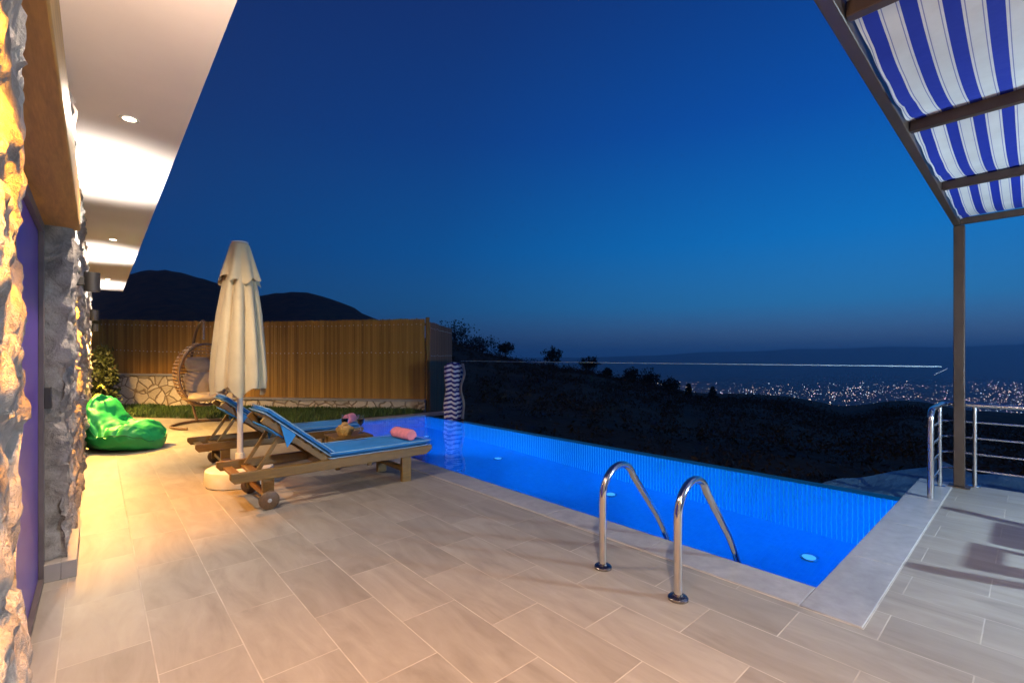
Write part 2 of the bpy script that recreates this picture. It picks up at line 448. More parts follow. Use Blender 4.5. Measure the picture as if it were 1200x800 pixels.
_q0 = [Vector((x, PY0 - .003, z)) for x, z in _p]; _q1 = [Vector((x, PY1 + .003, z)) for x, z in _p]; _n = len(_p)
b.add(_q0 + _q1, [tuple(range(_n)), tuple(range(_n, 2 * _n))[::-1]] + [(i, i + _n, (i + 1) % _n + _n, (i + 1) % _n) for i in range(_n)])
w = b.build('pool_water', MT['water'], smooth=False)
tag(w, 'still blue water filling the pool', kind='structure')

# under-water lamps in the house side of the pool
for y in (1.5, 3.5, 5.5, 8.1):
    fx = MB()
    M_ = Matrix.Translation((PX0, y, -.62)) @ Matrix.Rotation(R(90), 4, 'Y')
    fx.lathe([(.11, 0), (.11, .015), (.09, .03), (.0, .032)], 28, caps=False); fx.v = [tuple(M_ @ Vector(v)) for v in fx.v]
    fx.build('wall_light', MT['poolspot'], pool)
    ld = bpy.data.lights.new('pool_lamp', 'AREA'); ld.shape = 'DISK'; ld.size = .2; ld.energy = {1.5: 250, 8.1: 340}.get(y, 120); ld.spread = R(112)
    ld.color = (0.0, .33, 1.0); ld.use_shadow = True
    lo = bpy.data.objects.new('pool_lamp', ld); COL.objects.link(lo); lo.location = (PX0 + .06, y, -.62)
    lo.rotation_euler = (0, R(-90), 0); lo.parent = pool

# pool ladder
lad = thing('pool_ladder', 'polished steel pool ladder with two hooped grab rails', 'pool ladder', (2.275, 1.487, 0))
def rail_pts():
    pts = [(0, 0, .0), (0, 0, .2), (0, 0, .42)]
    for i in range(1, 8):      # hoop
        t = PI - i * (PI - .45) / 7
        pts.append((.17 + .17 * math.cos(t), 0, .42 + .175 * math.sin(t)))
    ex = pts[-1]
    for k in range(1, 5): pts.append((ex[0] + (.68 - ex[0]) * k / 5, 0, ex[2] + (.10 - ex[2]) * k / 5))
    pts += [(.70, 0, .05), (.74, 0, -.02), (.755, 0, -.08), (.76, 0, -.2), (.76, 0, -.6), (.76, 0, -1.05)]
    return pts
def smooth_path(p, n=4):
    p = [Vector(q) for q in p]; out = []
    for i in range(len(p) - 1):
        a, b_, c, d = p[max(i - 1, 0)], p[i], p[i + 1], p[min(i + 2, len(p) - 1)]
        for k in range(n):
            t = k / n
            out.append(.5 * ((2 * b_) + (c - a) * t + (2 * a - 5 * b_ + 4 * c - d) * t * t + (3 * b_ - a - 3 * c + d) * t ** 3))
    out.append(p[-1]); return out
for s in (-1, 1):
    y = s * .2425
    r = MB().tube([(p[0], y, p[2]) for p in smooth_path(rail_pts(), 4)], .0215, 16).build('handrail', MT['steel'], lad)
    MB().lathe([(.052, .0005), (.052, .012), (.045, .02), (.026, .024), (.024, .03)], 28, (0, y, 0)).build('flange', MT['chrome'], r)
for z in (-.35, -.62, -.89):
    MB().box(.70, .80, -.225, .225, z, z + .02).build('step', MT['satin'], lad, bevel=.004)

# ------------------------------------------------------------------ terrain: lot, hill, plain, mountains
b = MB()
b.prism([(2.66, 9.22), (6.05, 9.22), (5.9, 9.7), (-.1, 16.9), (-6, 16.9), (-6, 13.56), (-.32, 13.56), (.37, 12.8), (1.93, 11.06), (2.64, 9.95)], -4.0, -.01)
tag(b.build('ground', MT['garden'], smooth=False), 'dark soil of the garden strip', kind='structure')

def interp(tab, x):
    if x <= tab[0][0]: return tab[0][1]
    for (a, ya), (c, yc) in zip(tab, tab[1:]):
        if x <= c:
            t = (x - a) / (c - a); return ya + (yc - ya) * t
    return tab[-1][1]
# crest of the near hillside and of the mountains behind: (bearing tangent, rise per metre ahead)
def tt(l): return [((p - 600) / 545.7, (418 - y) / 545.7) for p, y in l]
CREST = tt([(-700, 395), (400, 400), (500, 400), (527, 400), (560, 411), (592, 421), (620, 426), (648, 431), (690, 437), (712, 443), (740, 448), (762, 453), (788, 461), (810, 468), (835, 470), (870, 470), (920, 474), (950, 482), (985, 493), (1010, 491), (1040, 484), (1062, 483), (1085, 486), (1130, 500), (1200, 507), (1300, 512), (2600, 520)])
MOUNT = tt([(-700, 360), (60, 345), (110, 330), (153, 320), (180, 316), (205, 318), (255, 332), (304, 345), (330, 344), (357, 342), (375, 346), (399, 354), (435, 371), (470, 388), (527, 412), (600, 470), (2600, 640)])
FARM = tt([(-700, 418), (500, 420), (640, 419), (760, 417), (820, 413), (880, 411), (960, 409), (1040, 406), (1110, 407), (1200, 403), (1350, 409), (2600, 412)])
PLAIN = -280.0
def ridge_r(t): return 95 + 14 * mn.noise(Vector((t * 3, 1.7, 0)))
def terrain_z(t, d):
    """t = sideways/forward bearing, d = distance ahead along the view axis"""
    dr = ridge_r(t)
    zc = H + interp(CREST, t) * dr
    z0 = -3.2
    lump = 0
    if d <= dr:
        k = max(0, (d - 9) / (dr - 9)); kk = k ** 1.15
        z = z0 + (zc - z0) * kk
        z += mn.noise(Vector((t * d * .09, d * .09, 0))) * min(1.0, .25 + d * .012) * (1 - k ** 3)
        return z
    k = min(1, (d - dr) / 900); k = k * k * (3 - 2 * k)
    z = zc + (PLAIN - zc) * k
    dm = 430
    zm = H + interp(MOUNT, t) * dm + 2.0 * mn.fractal(Vector((t * 24, 8.3, 0)), .8, 2, 4)
    if d < dm: q = max(0, (d - 150) / (dm - 150)); hm = zc - 12 + (zm - zc + 12) * q ** 1.3
    else: hm = zm - (d - dm) * .55
    hm += mn.fractal(Vector((t * d * .012, d * .012, 3)), .9, 2, 4) * 7 * min(1, abs(d - dm) / 150)
    z = max(z, hm, PLAIN)
    if d > 6800:
        df = 9000
        zf = H + interp(FARM, t) * df + mn.noise(Vector((t * 9, 4, 0))) * 26 + mn.noise(Vector((t * 31, 4, 0))) * 9
        q = max(0, 1 - abs(d - df) / 1900)
        z = max(z, PLAIN + (zf - PLAIN) * q)
    return z
b = MB()
ds = [-60, -20, 0, 4, 7, 9, 10.5, 12, 14, 16, 18, 21, 24, 28, 32, 37, 42, 48, 55, 62, 70, 78, 84, 90, 95, 100, 106, 114, 124, 140, 165, 200, 250, 290, 330, 370, 400, 415, 430, 445, 470, 520, 600, 700, 800, 900, 1000, 1150, 1400, 2000, 3000, 4500, 6000, 7000, 7600, 8200, 8600, 9000, 9400, 9900, 10600]
NT = 260
ts = [-2.2 + 4.4 * i / NT for i in range(NT + 1)]
vs = []
for d in ds:
    for t in ts:
        if d < 9:
            lat = t * 40; vs.append(F * d + RT * lat + Vector((0, 0, -3.6)))
        else:
            k = min(1, (d - 9) / 60); lat = (t * 40) * (1 - k) + (t * d) * k
            tb = lat / d
            vs.append(F * d + RT * lat + Vector((0, 0, terrain_z(tb, d))))
fs = []
for i in range(len(ds) - 1):
    for j in range(NT):
        a = i * (NT + 1) + j; fs.append((a, a + 1, a + NT + 2, a + NT + 1))
b.add(vs, fs)
tag(b.build('terrain', MT['soil'], angle=180), 'dark hillside falling to a plain with mountains behind', kind='structure')

# town lights on the plain (no one could count them)
b = MB()
def town_light(p, r):
    for_ = [Vector((r, 0, 0)), Vector((-r, 0, 0)), Vector((0, r, 0)), Vector((0, -r, 0)), Vector((0, 0, r)), Vector((0, 0, -r))]
    b.add([p + q for q in for_], [(0, 2, 4), (2, 1, 4), (1, 3, 4), (3, 0, 4), (2, 0, 5), (1, 2, 5), (3, 1, 5), (0, 3, 5)])
rl = random.Random(3)
n = 0
while n < 2300:
    t = rl.uniform(.10, 1.25); y = rl.triangular(446, 505, 460)
    d = (H - PLAIN) * 545.7 / (y - 418)
    c = mn.noise(Vector((t * 7, y * .09, 2))) + .55 * mn.noise(Vector((t * 25, y * .2, 5)))
    if c < rl.uniform(-.9, .35): continue
    b.mi = rl.choices([0, 1, 2], [.5, .3, .2])[0]
    town_light(F * d + RT * (t * d) + Vector((0, 0, PLAIN + 4 + rl.uniform(0, 10))), d * rl.choice([.0003, .00035, .0004, .0005, .0008]) * rl.uniform(.8, 1.2))
    n += 1
o = b.build('town_lights', [emit('town_light_warm', (1, .66, .50), 5), emit('town_light_white', (.70, .84, 1), 4), emit('town_light_pink', (.95, .62, .85), 4)], smooth=False)
tag(o, 'sprinkled lights of a distant town on the plain', kind='stuff')

# leaf clumps -------------------------------------------------------
def leaf_mesh(name, mat, parent, pts, size, rnd, tone=None, up=.3):
    """pts = list of (position, tone, scale)"""
    b = MB(); tones = []
    for p, tn, sc in pts:
        d = Vector((rnd.gauss(0, 1), rnd.gauss(0, 1), rnd.gauss(0, 1) + up)); d.normalize()
        s = d.orthogonal(); s.rotate(Matrix.Rotation(rnd.uniform(0, 6.3), 3, d)); s.normalize()
        e = d.cross(s); L = size * sc * rnd.uniform(.7, 1.4)
        b.add([p - e * L * .32, p + s * L * .9, p + e * L * .32, p - s * L * .5], [(0, 1, 2, 3)]); tones.append(tn)
    o = b.build(name, mat, parent, smooth=False)
    a = o.data.attributes.new('tone', 'FLOAT', 'FACE'); a.data.foreach_set('value', tones)
    return o
rs = random.Random(11)
pts = []
for i in range(2600):
    t = rs.uniform(-.25, 1.35); d = 13 + 85 * rs.random() ** .8
    if rs.random() < .25: d = ridge_r(t) + rs.uniform(-3, 2)
    if d * t > 5.5 and d < 15: continue
    z = terrain_z(t, d)
    q = F * d + RT * (t * d)
    if q.x < 7 or (q.y < 4.2 and q.x < 14): continue
    r = rs.uniform(.35, 1.0) * (1 if d < 50 else 1.3); tn0 = rs.random()
    for k in range(40):
        v = Vector((rs.gauss(0, .5), rs.gauss(0, .5), abs(rs.gauss(0, .45)))) * r
        pts.append((q + v + Vector((0, 0, z)), min(1, max(0, tn0 * .6 + rs.random() * .4)), r))
tag(leaf_mesh('hillside_scrub', MT['scrub'], None, pts, .21, rs), 'low dry scrub covering the dark hillside', kind='stuff')

def make_tree(name, label, cat, group, p, h, wdt, shape, rnd, mat, leafsize, nclump, per):
    root = thing(name, label, cat, p, 0, group)
    b = MB(); b.tube([(0, 0, -.3), (0.02 * h, 0, h * .25), (-.01 * h, 0.01 * h, h * .55), (0, 0, h * .9)], [h * .035, h * .028, h * .018, h * .006], 8)
    for k in range(5):
        a = rnd.uniform(0, 6.3); z0 = h * rnd.uniform(.3, .6); L = wdt * rnd.uniform(.5, .9)
        b.tube([(0, 0, z0), (math.cos(a) * L * .5, math.sin(a) * L * .5, z0 + h * .1), (math.cos(a) * L, math.sin(a) * L, z0 + h * .16)], [h * .014, h * .01, h * .004], 6)
    b.build('trunk', MT['bark'], root)
    pts = []
    for i in range(nclump):
        u = rnd.random()
        if shape == 'cone':
            z = h * (.12 + .86 * u); rr = wdt * (1 - u) ** .8 * rnd.uniform(.35, 1.05); a = rnd.uniform(0, 6.3)
            c = Vector((math.cos(a) * rr, math.sin(a) * rr, z)); cr = wdt * .28
        else:
            v = Vector((rnd.gauss(0, 1), rnd.gauss(0, 1), rnd.gauss(0, .8))); v.normalize(); v *= rnd.uniform(.25, 1.0)
            lo_ = shape == 'low'
            c = Vector((v.x * wdt, v.y * wdt, h * (.42 if lo_ else .63) + v.z * h * (.52 if lo_ else .36))); cr = wdt * .30
        tn = rnd.random()
        for k in range(per):
            w_ = Vector((rnd.gauss(0, .5), rnd.gauss(0, .5), rnd.gauss(0, .4))) * cr
            pts.append((c + w_, min(1, max(0, tn * .7 + rnd.random() * .3)), 1))
    leaf_mesh('crown', mat, root, pts, leafsize, rnd)
    return root
TR = [(533, 9, 24, 'low', 'low round tree at the fence end of the ridge', 3.2),
      (562, 9, 20, 'low', 'squat bushy tree second from the fence on the ridge', 3.2),
      (592, 4, 20, 'round', 'broad dark tree left of the lone rounded tree on the ridge', 1.6),
      (648, 0, 21, 'round', 'lone tree with a rounded crown poking over the glass top', 1.45),
      (690, 0, 18, 'round', 'wide flat-crowned tree just under the glass top line', 1.7),
      (712, 0, 11, 'round', 'small shrubby tree beside the wide flat-crowned tree', 1.3),
      (739, 0, 18, 'low', 'dark rounded tree left of its twin on the ridge', 1.6),
      (760, 0, 20, 'low', 'taller dark rounded tree right of its twin on the ridge', 1.7),
      (786, 0, 20, 'low', 'rounded tree in front of the first town lights', 1.6),
      (807, 0, 16, 'cone', 'thin pointed conifer amid the town lights', 1.1),
      (835, 0, 15, 'cone', 'short pointed conifer where the ridge levels out', 1.4)]
rt = random.Random(5)
for i, (px, off, hp, shp, lab, wf) in enumerate(TR):
    t = (px - 600) / 545.7; d = ridge_r(t); z = terrain_z(t, d) - .3
    h = hp * 1.2 / 545.7 * d
    p = F * d + RT * (t * d); p.z = z
    make_tree('conifer_tree' if shp == 'cone' else 'hill_tree', lab, 'tree', 'trees along the hill crest', p, h, h * (.24 if shp == 'cone' else .34) * wf ** .8, shp, rt, MT['leaf'], .34, 60, 16)

# roof of the building below the pool
b = MB()
def roof_fn(u, v):
    x = 6.2 + u * 7.2; yl = 4.2 - (x - 6.2) * .38; yr = -7 + max(0, (x - 10.5)) * 2.9
    y = yr + (yl - yr) * v
    z = -1.12 + .05 * math.sin((x * .8 + y * 1.5) * 3.1) + .05 * mn.noise(Vector((x * .9, y * 2.0, 0))) + .15 * math.sin(v * PI) * u
    return Vector((x, y, z))
b.grid(roof_fn, 60, 50)
k = len(b.v); rim = [i * 51 + 50 for i in range(61)]
b.add([Vector(b.v[i]) + Vector((0, 0, -2.6)) for i in rim], [])
for i in range(60): b.f.append((rim[i], k + i, k + i + 1, rim[i + 1])); b.m.append(0)
lr = thing('lower_roof', 'wrinkled blue-grey sheeted roof just below the pool corner', 'roof', (0, 0, 0))
b.build('roof_sheet', MT['sheet'], lr)

# ------------------------------------------------------------------ house
house = thing('stone_house', 'single-storey house of rough split stone with deep flat eaves', 'house', (0, 0, 0))
def stone_disp(p, amp):
    # courses of irregular blocks, pillowed, with a rough split face
    row = math.floor((p.z + .12 * mn.noise(Vector((p.x * 1.2, p.y * 1.1, .3)))) / .30)
    fz = (p.z / .30) - math.floor(p.z / .30)
    off = mn.cell(Vector((row * 3.1, 7.7, 1.3)))
    s = p.y / .36 + p.x * 2.1 + off * 5; fs_ = s - math.floor(s); blk = mn.cell(Vector((math.floor(s) + .5, row + .5, 2.5)))
    edge = min(min(fz, 1 - fz) * .30, min(fs_, 1 - fs_) * .36)
    pillow = min(1, edge / .035)
    n1 = mn.fractal(p * 6.5, .75, 2.1, 6); n2 = mn.turbulence(p * 10, 3, False) - .6
    n3 = mn.noise(Vector((p.x * 9, p.y * 9, p.z * 34)))
    return amp * (-.40 * (1 - pillow) + .5 * blk - .25 + .8 * n1 - .30 * n2 + .16 * n3)
def stone_block(name, x0, x1, y0, y1, z0, z1, res, amp, parent, resx=None):
    nx = max(1, round((x1 - x0) / (resx or res))); ny = max(1, round((y1 - y0) / res)); nz = max(1, round((z1 - z0) / res))
    idx = {}; V = []; Fc = []
    def vid(i, j, k):
        q = (i, j, k)
        if q not in idx: idx[q] = len(V); V.append(q)
        return idx[q]
    for j in range(ny):
        for k in range(nz):
            Fc.append((vid(nx, j, k), vid(nx, j + 1, k), vid(nx, j + 1, k + 1), vid(nx, j, k + 1)))
    for i in range(nx):
        for k in range(nz):
            Fc.append((vid(i, 0, k), vid(i + 1, 0, k), vid(i + 1, 0, k + 1), vid(i, 0, k + 1)))
            Fc.append((vid(i + 1, ny, k), vid(i, ny, k), vid(i, ny, k + 1), vid(i + 1, ny, k + 1)))
    for i in range(nx):
        for j in range(ny):
            Fc.append((vid(i, j, 0), vid(i, j + 1, 0), vid(i + 1, j + 1, 0), vid(i + 1, j, 0)))
            Fc.append((vid(i, j, nz), vid(i + 1, j, nz), vid(i + 1, j + 1, nz), vid(i, j + 1, nz)))
    out = []
    for (i, j, k) in V:
        p = Vector((x0 + (x1 - x0) * i / nx, y0 + (y1 - y0) * j / ny, z0 + (z1 - z0) * k / nz))
        nrm = Vector(((1 if i == nx else 0), (-1 if j == 0 else (1 if j == ny else 0)), 0))
        if nrm.length > 0:
            nrm.normalize(); p = p + nrm * stone_disp(p, amp)
        out.append(p)
    b = MB(); b.add(out, Fc)
    return b.build(name, MT['stone'], parent, angle=55)
DY0, DY1, DZ = 1.22, 3.76, 2.02
stone_block('stone_wall', -.60, -.104, -4.0, .25, 0, 2.76, .05, .042, house, resx=.05)
stone_block('stone_wall', -.34, -.100, .25, DY0 + .045, 0, 2.76, .011, .025, house, resx=.011)
stone_block('stone_wall', -.44, -.125, DY1, 5.3, 0, 2.76, .016, .034, house, resx=.018)
stone_block('stone_wall', -.60, -.125, 5.3, 13.8, 0, 2.76, .030, .050, house, resx=.03)
stone_block('stone_wall', -.60, -.135, DY0 - .02, DY1 + .02, DZ + .20, 2.76, .03, .05, house, resx=.03)
b = MB().box(-.62, -.075, DY0 - .1, DY1 + .045, DZ, DZ + .20); b.build('lintel', MT['lintel'], house, bevel=.006)
b = MB()
b.box(-.155, -.088, DY1 - .065, DY1 + .6, 0, .10)
b.box(-.235, -.155, DY1 - .065, DY1 + .05, 0, .10)
b.build('skirting', MT['skirt'], house, bevel=.003)
door = MB().box(-.30, -.245, DY0 - .2, DY1 - .02, 0.012, DZ - .002).build('door', MT['door'], house)
b = MB()
b.box(-.245, -.222, DY1 - .085, DY1 - .03, 0.004, DZ - .003); b.box(-.245, -.222, DY0 - .1, DY1 - .087, DZ - .055, DZ - .003)
b.box(-.245, -.222, DY0 - .1, DY1 - .087, .004, .035)
b.build('frame', MT['door_frame'], door, bevel=.002)
MB().box(-.222, -.192, DY1 - .075, DY1 - .045, .98, 1.10).build('latch', MT['black'], door, bevel=.003)
b = MB().box(-7, .436, -8, 13.8, 2.75, 3.02)
roof = b.build('roof', MT['plaster'], house, bevel=.004)
b = MB().box(-7, -.601, -8, 13.7, -.2, 2.749); b.build('wall', MT['render_wall'], house)

# wall lamps (up and down) and recessed downlights
lamp_y = [-3.6, .70, 5.0, 8.95, 12.75]  # first entry: unseen lamp added to brighten the foreground and eaves
lab = ['wall lamp on the stone behind the viewpoint', 'black up-and-down wall lamp on the stone beside the purple door', 'black cylinder wall lamp on the pier beyond the purple door',
       'middle wall lamp of those running down the stone facade', 'farthest wall lamp at the fence end of the facade']
def add_spot(parent, loc, rot, energy, col, size, blend=.5, rad=.02):
    ld = bpy.data.lights.new('lamp', 'SPOT'); ld.energy = energy; ld.color = col; ld.spot_size = R(size); ld.spot_blend = blend; ld.shadow_soft_size = rad
    lo = bpy.data.objects.new('lamp', ld); COL.objects.link(lo); lo.location = loc; lo.rotation_euler = rot; lo.parent = parent
    return lo
first = None
for i, y in enumerate(lamp_y):
    if first is None:
        g = thing('wall_lamp', lab[i], 'wall lamp', (-.03, y, 1.79), 0, 'up-and-down lamps along the house wall')
        b = MB(); n_ = 28
        b.lathe([(.030, .012), (.046, .012), (.048, .0), (.05, .0), (.05, .15), (.048, .15), (.046, .138), (.030, .138)], n_, caps=False)
        b.box(-.115, -.045, -.03, .03, .045, .105)
        b.build('housing', MT['black'], g)
        MB().lathe([(.0, .010), (.040, .010)], n_, caps=False).build('diffuser', MT['bulb'], g)
        MB().lathe([(.040, .140), (.0, .140)], n_, caps=False).build('diffuser', MT['bulb'], g)
        first = g
    else:
        g = copy_tree(first); g['label'] = lab[i]; g.location = (-.03, y, 1.79)
for i, y in enumerate(lamp_y):
    g = [o for o in COL.objects if o.get('label') == lab[i]][0]
    add_spot(g, (.0, 0, -.004), (0, 0, 0), (450, 250, 380, 1250, 900)[i], ((1, .66, .4), (1, .36, .012), (1, .37, .01), (1, .54, .11), (1, .54, .11))[i], (150, 125, 90, 165, 165)[i], (1, .5, .6, 1, 1)[i])
    add_spot(g, (.0, 0, .156), (R(180), 0, 0), 1000 if i < 2 else 240, (1, .71, .50) if i < 2 else (1, .94, .86), 168 if i < 2 else 112, 1 if i < 2 else .85)
dl_y = [-4.1, -.2, 3.75, 7.75, 11.75]
dlab = ['recessed eaves downlight far behind the viewpoint', 'recessed eaves downlight overhead', 'largest recessed downlight in the eaves above the purple door',
        'second recessed downlight along the eaves, beyond the first white glow', 'small recessed downlight near the far end of the eaves']
first = None
for i, y in enumerate(dl_y):
    if first is None:
        g = thing('ceiling_light', dlab[i], 'downlight', (.15, y, 2.75), 0, 'downlights recessed in the eaves')
        MB().lathe([(.034, -.003), (.05, -.006), (.052, -.0005)], 28, caps=False).build('ring', MT['white_pole'], g)
        MB().lathe([(.0, -.002), (.034, -.002)], 28, caps=False).build('lens', MT['lens'], g)
        first = g
    else:
        g = copy_tree(first); g['label'] = dlab[i]; g.location = (.15, y, 2.75)
for i, y in enumerate(dl_y):
    g = [o for o in COL.objects if o.get('label') == dlab[i]][0]
    add_spot(g, (0, 0, -.01), (0, 0, 0), (450, 560, 280, 210, 190)[i], (1, .79, .61), 160, .5, .03)

# ------------------------------------------------------------------ garden wall, fence, lawn
A0 = Vector((-.25, 16.6, 0)); A1 = Vector((5.80, 9.55, 0)); dA = (A1 - A0); LA = dA.length; dA.normalize(); nA = Vector((dA.y, -dA.x, 0))
if nA.dot(Vector((0, 0, 0)) - A0) < 0: nA = -nA
STEP = LA * .47
gw = thing('garden_wall', 'low rubble stone wall with a step, under the wooden fence', 'wall', (0, 0, 0))
def wall_piece(s0, s1, z1):
    M_ = Matrix(((dA.x, nA.x, 0, A0.x), (dA.y, nA.y, 0, A0.y), (0, 0, 1, 0), (0, 0, 0, 1)))
    MB().box(s0, s1, -.15, .12, -.2, z1 - .05, M_).build('masonry', MT['rubble'], gw)
    MB().box(s0, s1, -.18, .16, z1 - .05, z1, M_).build('capstone', MT['coping'], gw, bevel=.006)
wall_piece(-.6, STEP, .84); wall_piece(STEP + .003, LA, .27)
def fence(name, label, p0, d, n, L, topf, botf, rnd, pitch=.056, gap=.003, fm='fence'):
    root = thing(name, label, 'fence', (0, 0, 0))
    b = MB(); tones = []; heads = MB()
    k = int(L / pitch)
    for i in range(k):
        s = i * pitch; wv = pitch - gap; base = p0 + d * s
        zt = topf(s) + rnd.uniform(-.012, .012); zb = botf(s); th = rnd.uniform(.004, .012); tn = rnd.random()
        a = base + d * .003; e = base + d * (.003 + wv); m_ = (a + e) / 2
        pr = [a + Vector((0, 0, zb)), e + Vector((0, 0, zb)), e + Vector((0, 0, zt - .025)), m_ + Vector((0, 0, zt)), a + Vector((0, 0, zt - .025))]
        fr = [q + n * (.01 + th) for q in pr]; bk = [q - n * .006 for q in pr]
        f_ = [(0, 1, 2, 3, 4), (9, 8, 7, 6, 5)] + [(q, q + 5, (q + 1) % 5 + 5, (q + 1) % 5) for q in range(5)]
        b.add(fr + bk, f_); tones += [tn] * len(f_)
        for hz in ((.14, .80) if i % 2 else ()):
            c = m_ + n * (.012 + th) + Vector((0, 0, zt - hz))
            heads.box(-.008, .008, -.008, .008, -.008, .008, Matrix.Translation(c))
    o = b.build('slat_panel', MT[fm], root, smooth=False)
    at = o.data.attributes.new('tone', 'FLOAT', 'FACE'); at.data.foreach_set('value', tones)
    rl_ = MB()
    for hz in (.14, .80):
        rl_.bar(p0 - n * .035 + Vector((0, 0, topf(0) - hz)), p0 + d * L - n * .035 + Vector((0, 0, topf(L) - hz)), .05, .06)
    rl_.build('cross_rails', MT['fence'], root)
    hd = heads.build('nails', MT['white_pole'], root, smooth=False); hd['kind'] = 'stuff'
    return root
rf = random.Random(21)
def topA(s): return interp([(0, 2.27), (LA * .25, 2.2), (LA * .5, 2.15), (LA * .8, 2.165), (LA, 2.18)], s)
def botA(s): return .842 if s < STEP else .272
fr_ = fence('wooden_fence', 'long fence of thin vertical brown slats on the garden wall', A0 - dA * .55, dA, nA, LA + .55, lambda s: topA(s - .55), lambda s: botA(s - .55), rf)
P_ = MB(); P_.box(-.035, .035, -.035, .035, -.2, 2.2, Matrix.Translation(A1 + dA * .03)); P_.build('post', MT['fence'], fr_, bevel=.004)
B0 = A1 + dA * .07 + F * .02; dB = (F + RT * .045).normalized(); nB = Vector((dB.y, -dB.x, 0))
fence('wooden_fence', 'short dim fence panel turning away behind the pool end', B0, dB, nB, 3.0, lambda s: 2.10, lambda s: -.6, rf, .085, -.004, 'fence_dark')

# lawn
b = MB(); tones = []; rg = random.Random(9)
def in_lawn(p):
    if (p - A0).dot(nA) < .12: return False
    if p.x < 2.67:
        yb = interp([(-.3, 13.5), (.375, 12.78), (1.92, 11.04), (2.67, 9.94)], p.x)
    else: yb = 9.24
    return p.y > yb and p.x > -.3
cnt = 0
while cnt < 15000:
    s = rg.uniform(-.3, LA); w_ = rg.uniform(.12, 3.6) if rg.random() < .8 else rg.uniform(.12, .5)
    p = A0 + dA * s + nA * w_
    if not in_lawn(p): continue
    if rg.random() > .55 + .6 * mn.noise(p * 1.7): pass
    a = rg.uniform(0, 6.3); h = rg.uniform(.04, .11) * (1 + .5 * mn.noise(p * 1.3)); dx = Vector((math.cos(a), math.sin(a), 0)) * .007
    ln = Vector((rg.gauss(0, .025), rg.gauss(0, .025), h))
    b.add([p - dx * 1.4, p + dx * 1.4, p + ln * .6 + dx * .8, p + ln], [(0, 1, 2, 3)]); tones.append(rg.random()); cnt += 1
o = b.build('grass', MT['grass'], smooth=False)
at = o.data.attributes.new('tone', 'FLOAT', 'FACE'); at.data.foreach_set('value', tones)
tag(o, 'narrow strip of dark lawn in front of the garden wall', kind='stuff')
rb = random.Random(4)
make_tree('garden_shrub', 'dark loose conifer shrub at the house end of the garden wall', 'shrub', None, (.10, 13.95, 0), 1.5, .34, 'cone', rb, MT['bushleaf'], .07, 90, 34)

# ------------------------------------------------------------------ glass balustrade, railing, curtain
gb = thing('glass_balustrade', 'frameless clear glass barrier with thin bright top edge along the pool', 'glass barrier', (5.585, 0, 0))
npan = 1; y0, y1 = .55, 7.84
for i in range(npan):
    a = y0 + (y1 - y0) * i / npan + .004; e = y0 + (y1 - y0) * (i + 1) / npan - .004
    MB().box(-.005, .005, a, e, -.30, 1.178).build('glass_panel', MT['glass'], gb, smooth=False)
MB().box(-.006, .006, y0, y1, 1.179, 1.189).build('cap_rail', MT['glass_edge'], gb, bevel=.003)
MB().box(-.022, .03, y0, y1, -.42, -.301).build('shoe', MT['satin'], gb)
MB().bar((0, y0 + .05, 1.11), (.10, y0 - .03, 1.165), .007, .008).build('clamp', MT['satin'], gb, bevel=.002)

rl = thing('steel_railing', 'satin steel railing with four thin bars at the deck corner', 'railing', (0, 0, 0))
rpts = [(5.58, .62, .006), (5.58, .62, .70)]
MB().tube(smooth_path([(5.58, .62, .0), (5.58, .62, .4), (5.58, .62, .68), (5.60, .62, .755), (5.67, .62, .79), (5.9, .62, .795), (6.3, .62, .795), (6.38, .60, .795), (6.405, .53, .795), (6.41, .3, .795), (6.41, -1.5, .795), (6.41, -6.6, .795)], 5), .024, 14).build('handrail', MT['satin'], rl)
for x, y in ((6.17, .62), (6.41, .39), (6.41, -.95), (6.41, -2.3), (6.41, -3.65), (6.41, -5.0), (6.41, -6.4)):
    p_ = MB().lathe([(.019, .0), (.019, .775)], 16, (x, y, 0)).build('post', MT['satin'], rl)
    MB().lathe([(.045, .003), (.045, .010), (.02, .016)], 20, (x, y, 0)).build('flange', MT['satin'], p_)
for z in (.16, .32, .475, .63):
    MB().tube(smooth_path([(5.58, .62, z), (5.9, .62, z), (6.3, .62, z), (6.37, .605, z), (6.405, .53, z), (6.41, .3, z), (6.41, -1.5, z), (6.41, -6.5, z)], 4), .0095, 8).build('bar', MT['satin'], rl)

cu = thing('striped_curtain', 'bundled blue and white striped fabric standing at the far pool corner', 'curtain', (5.545, 8.06, WZ))
b = MB(); stv = []
nu, nv = 60, 96
prof_r = [(0, .155), (.12, .16), (.3, .175), (.5, .15), (.62, .135), (.75, .15), (.95, .165), (1.1, .165), (1.17, .12), (1.185, .03)]
vs = []
for i in range(nu + 1):
    z = 1.185 * i / nu; r = interp(prof_r, z)
    for j in range(nv):
        t = 2 * PI * j / nv
        fold = .16 * math.cos(t * 7 + 1.5 * math.sin(z * 2)) + .10 * math.cos(t * 4 + 1)
        rr = r * (1 + fold * (1 if z < 1.12 else .4)); vs.append((rr * math.cos(t) * 1.05, rr * math.sin(t) * .85, z + .004))
        stv.append(z / .094 + .42 * fold + .12 * math.sin(t * 3))
fs = [(i * nv + j, i * nv + (j + 1) % nv, (i + 1) * nv + (j + 1) % nv, (i + 1) * nv + j) for i in range(nu) for j in range(nv)]
b.add(vs, fs); o = b.build('fabric', MT['curtain'], cu, angle=80)
at = o.data.attributes.new('stripe', 'FLOAT', 'POINT'); at.data.foreach_set('value', stv)
b = MB(); b.grid(lambda u, v: Vector((.125 + .035 * math.sin(v * 9) + .012 * u, -.10 - .075 * u + .02 * math.sin(v * 14), .01 + v * 1.15)), 3, 40)
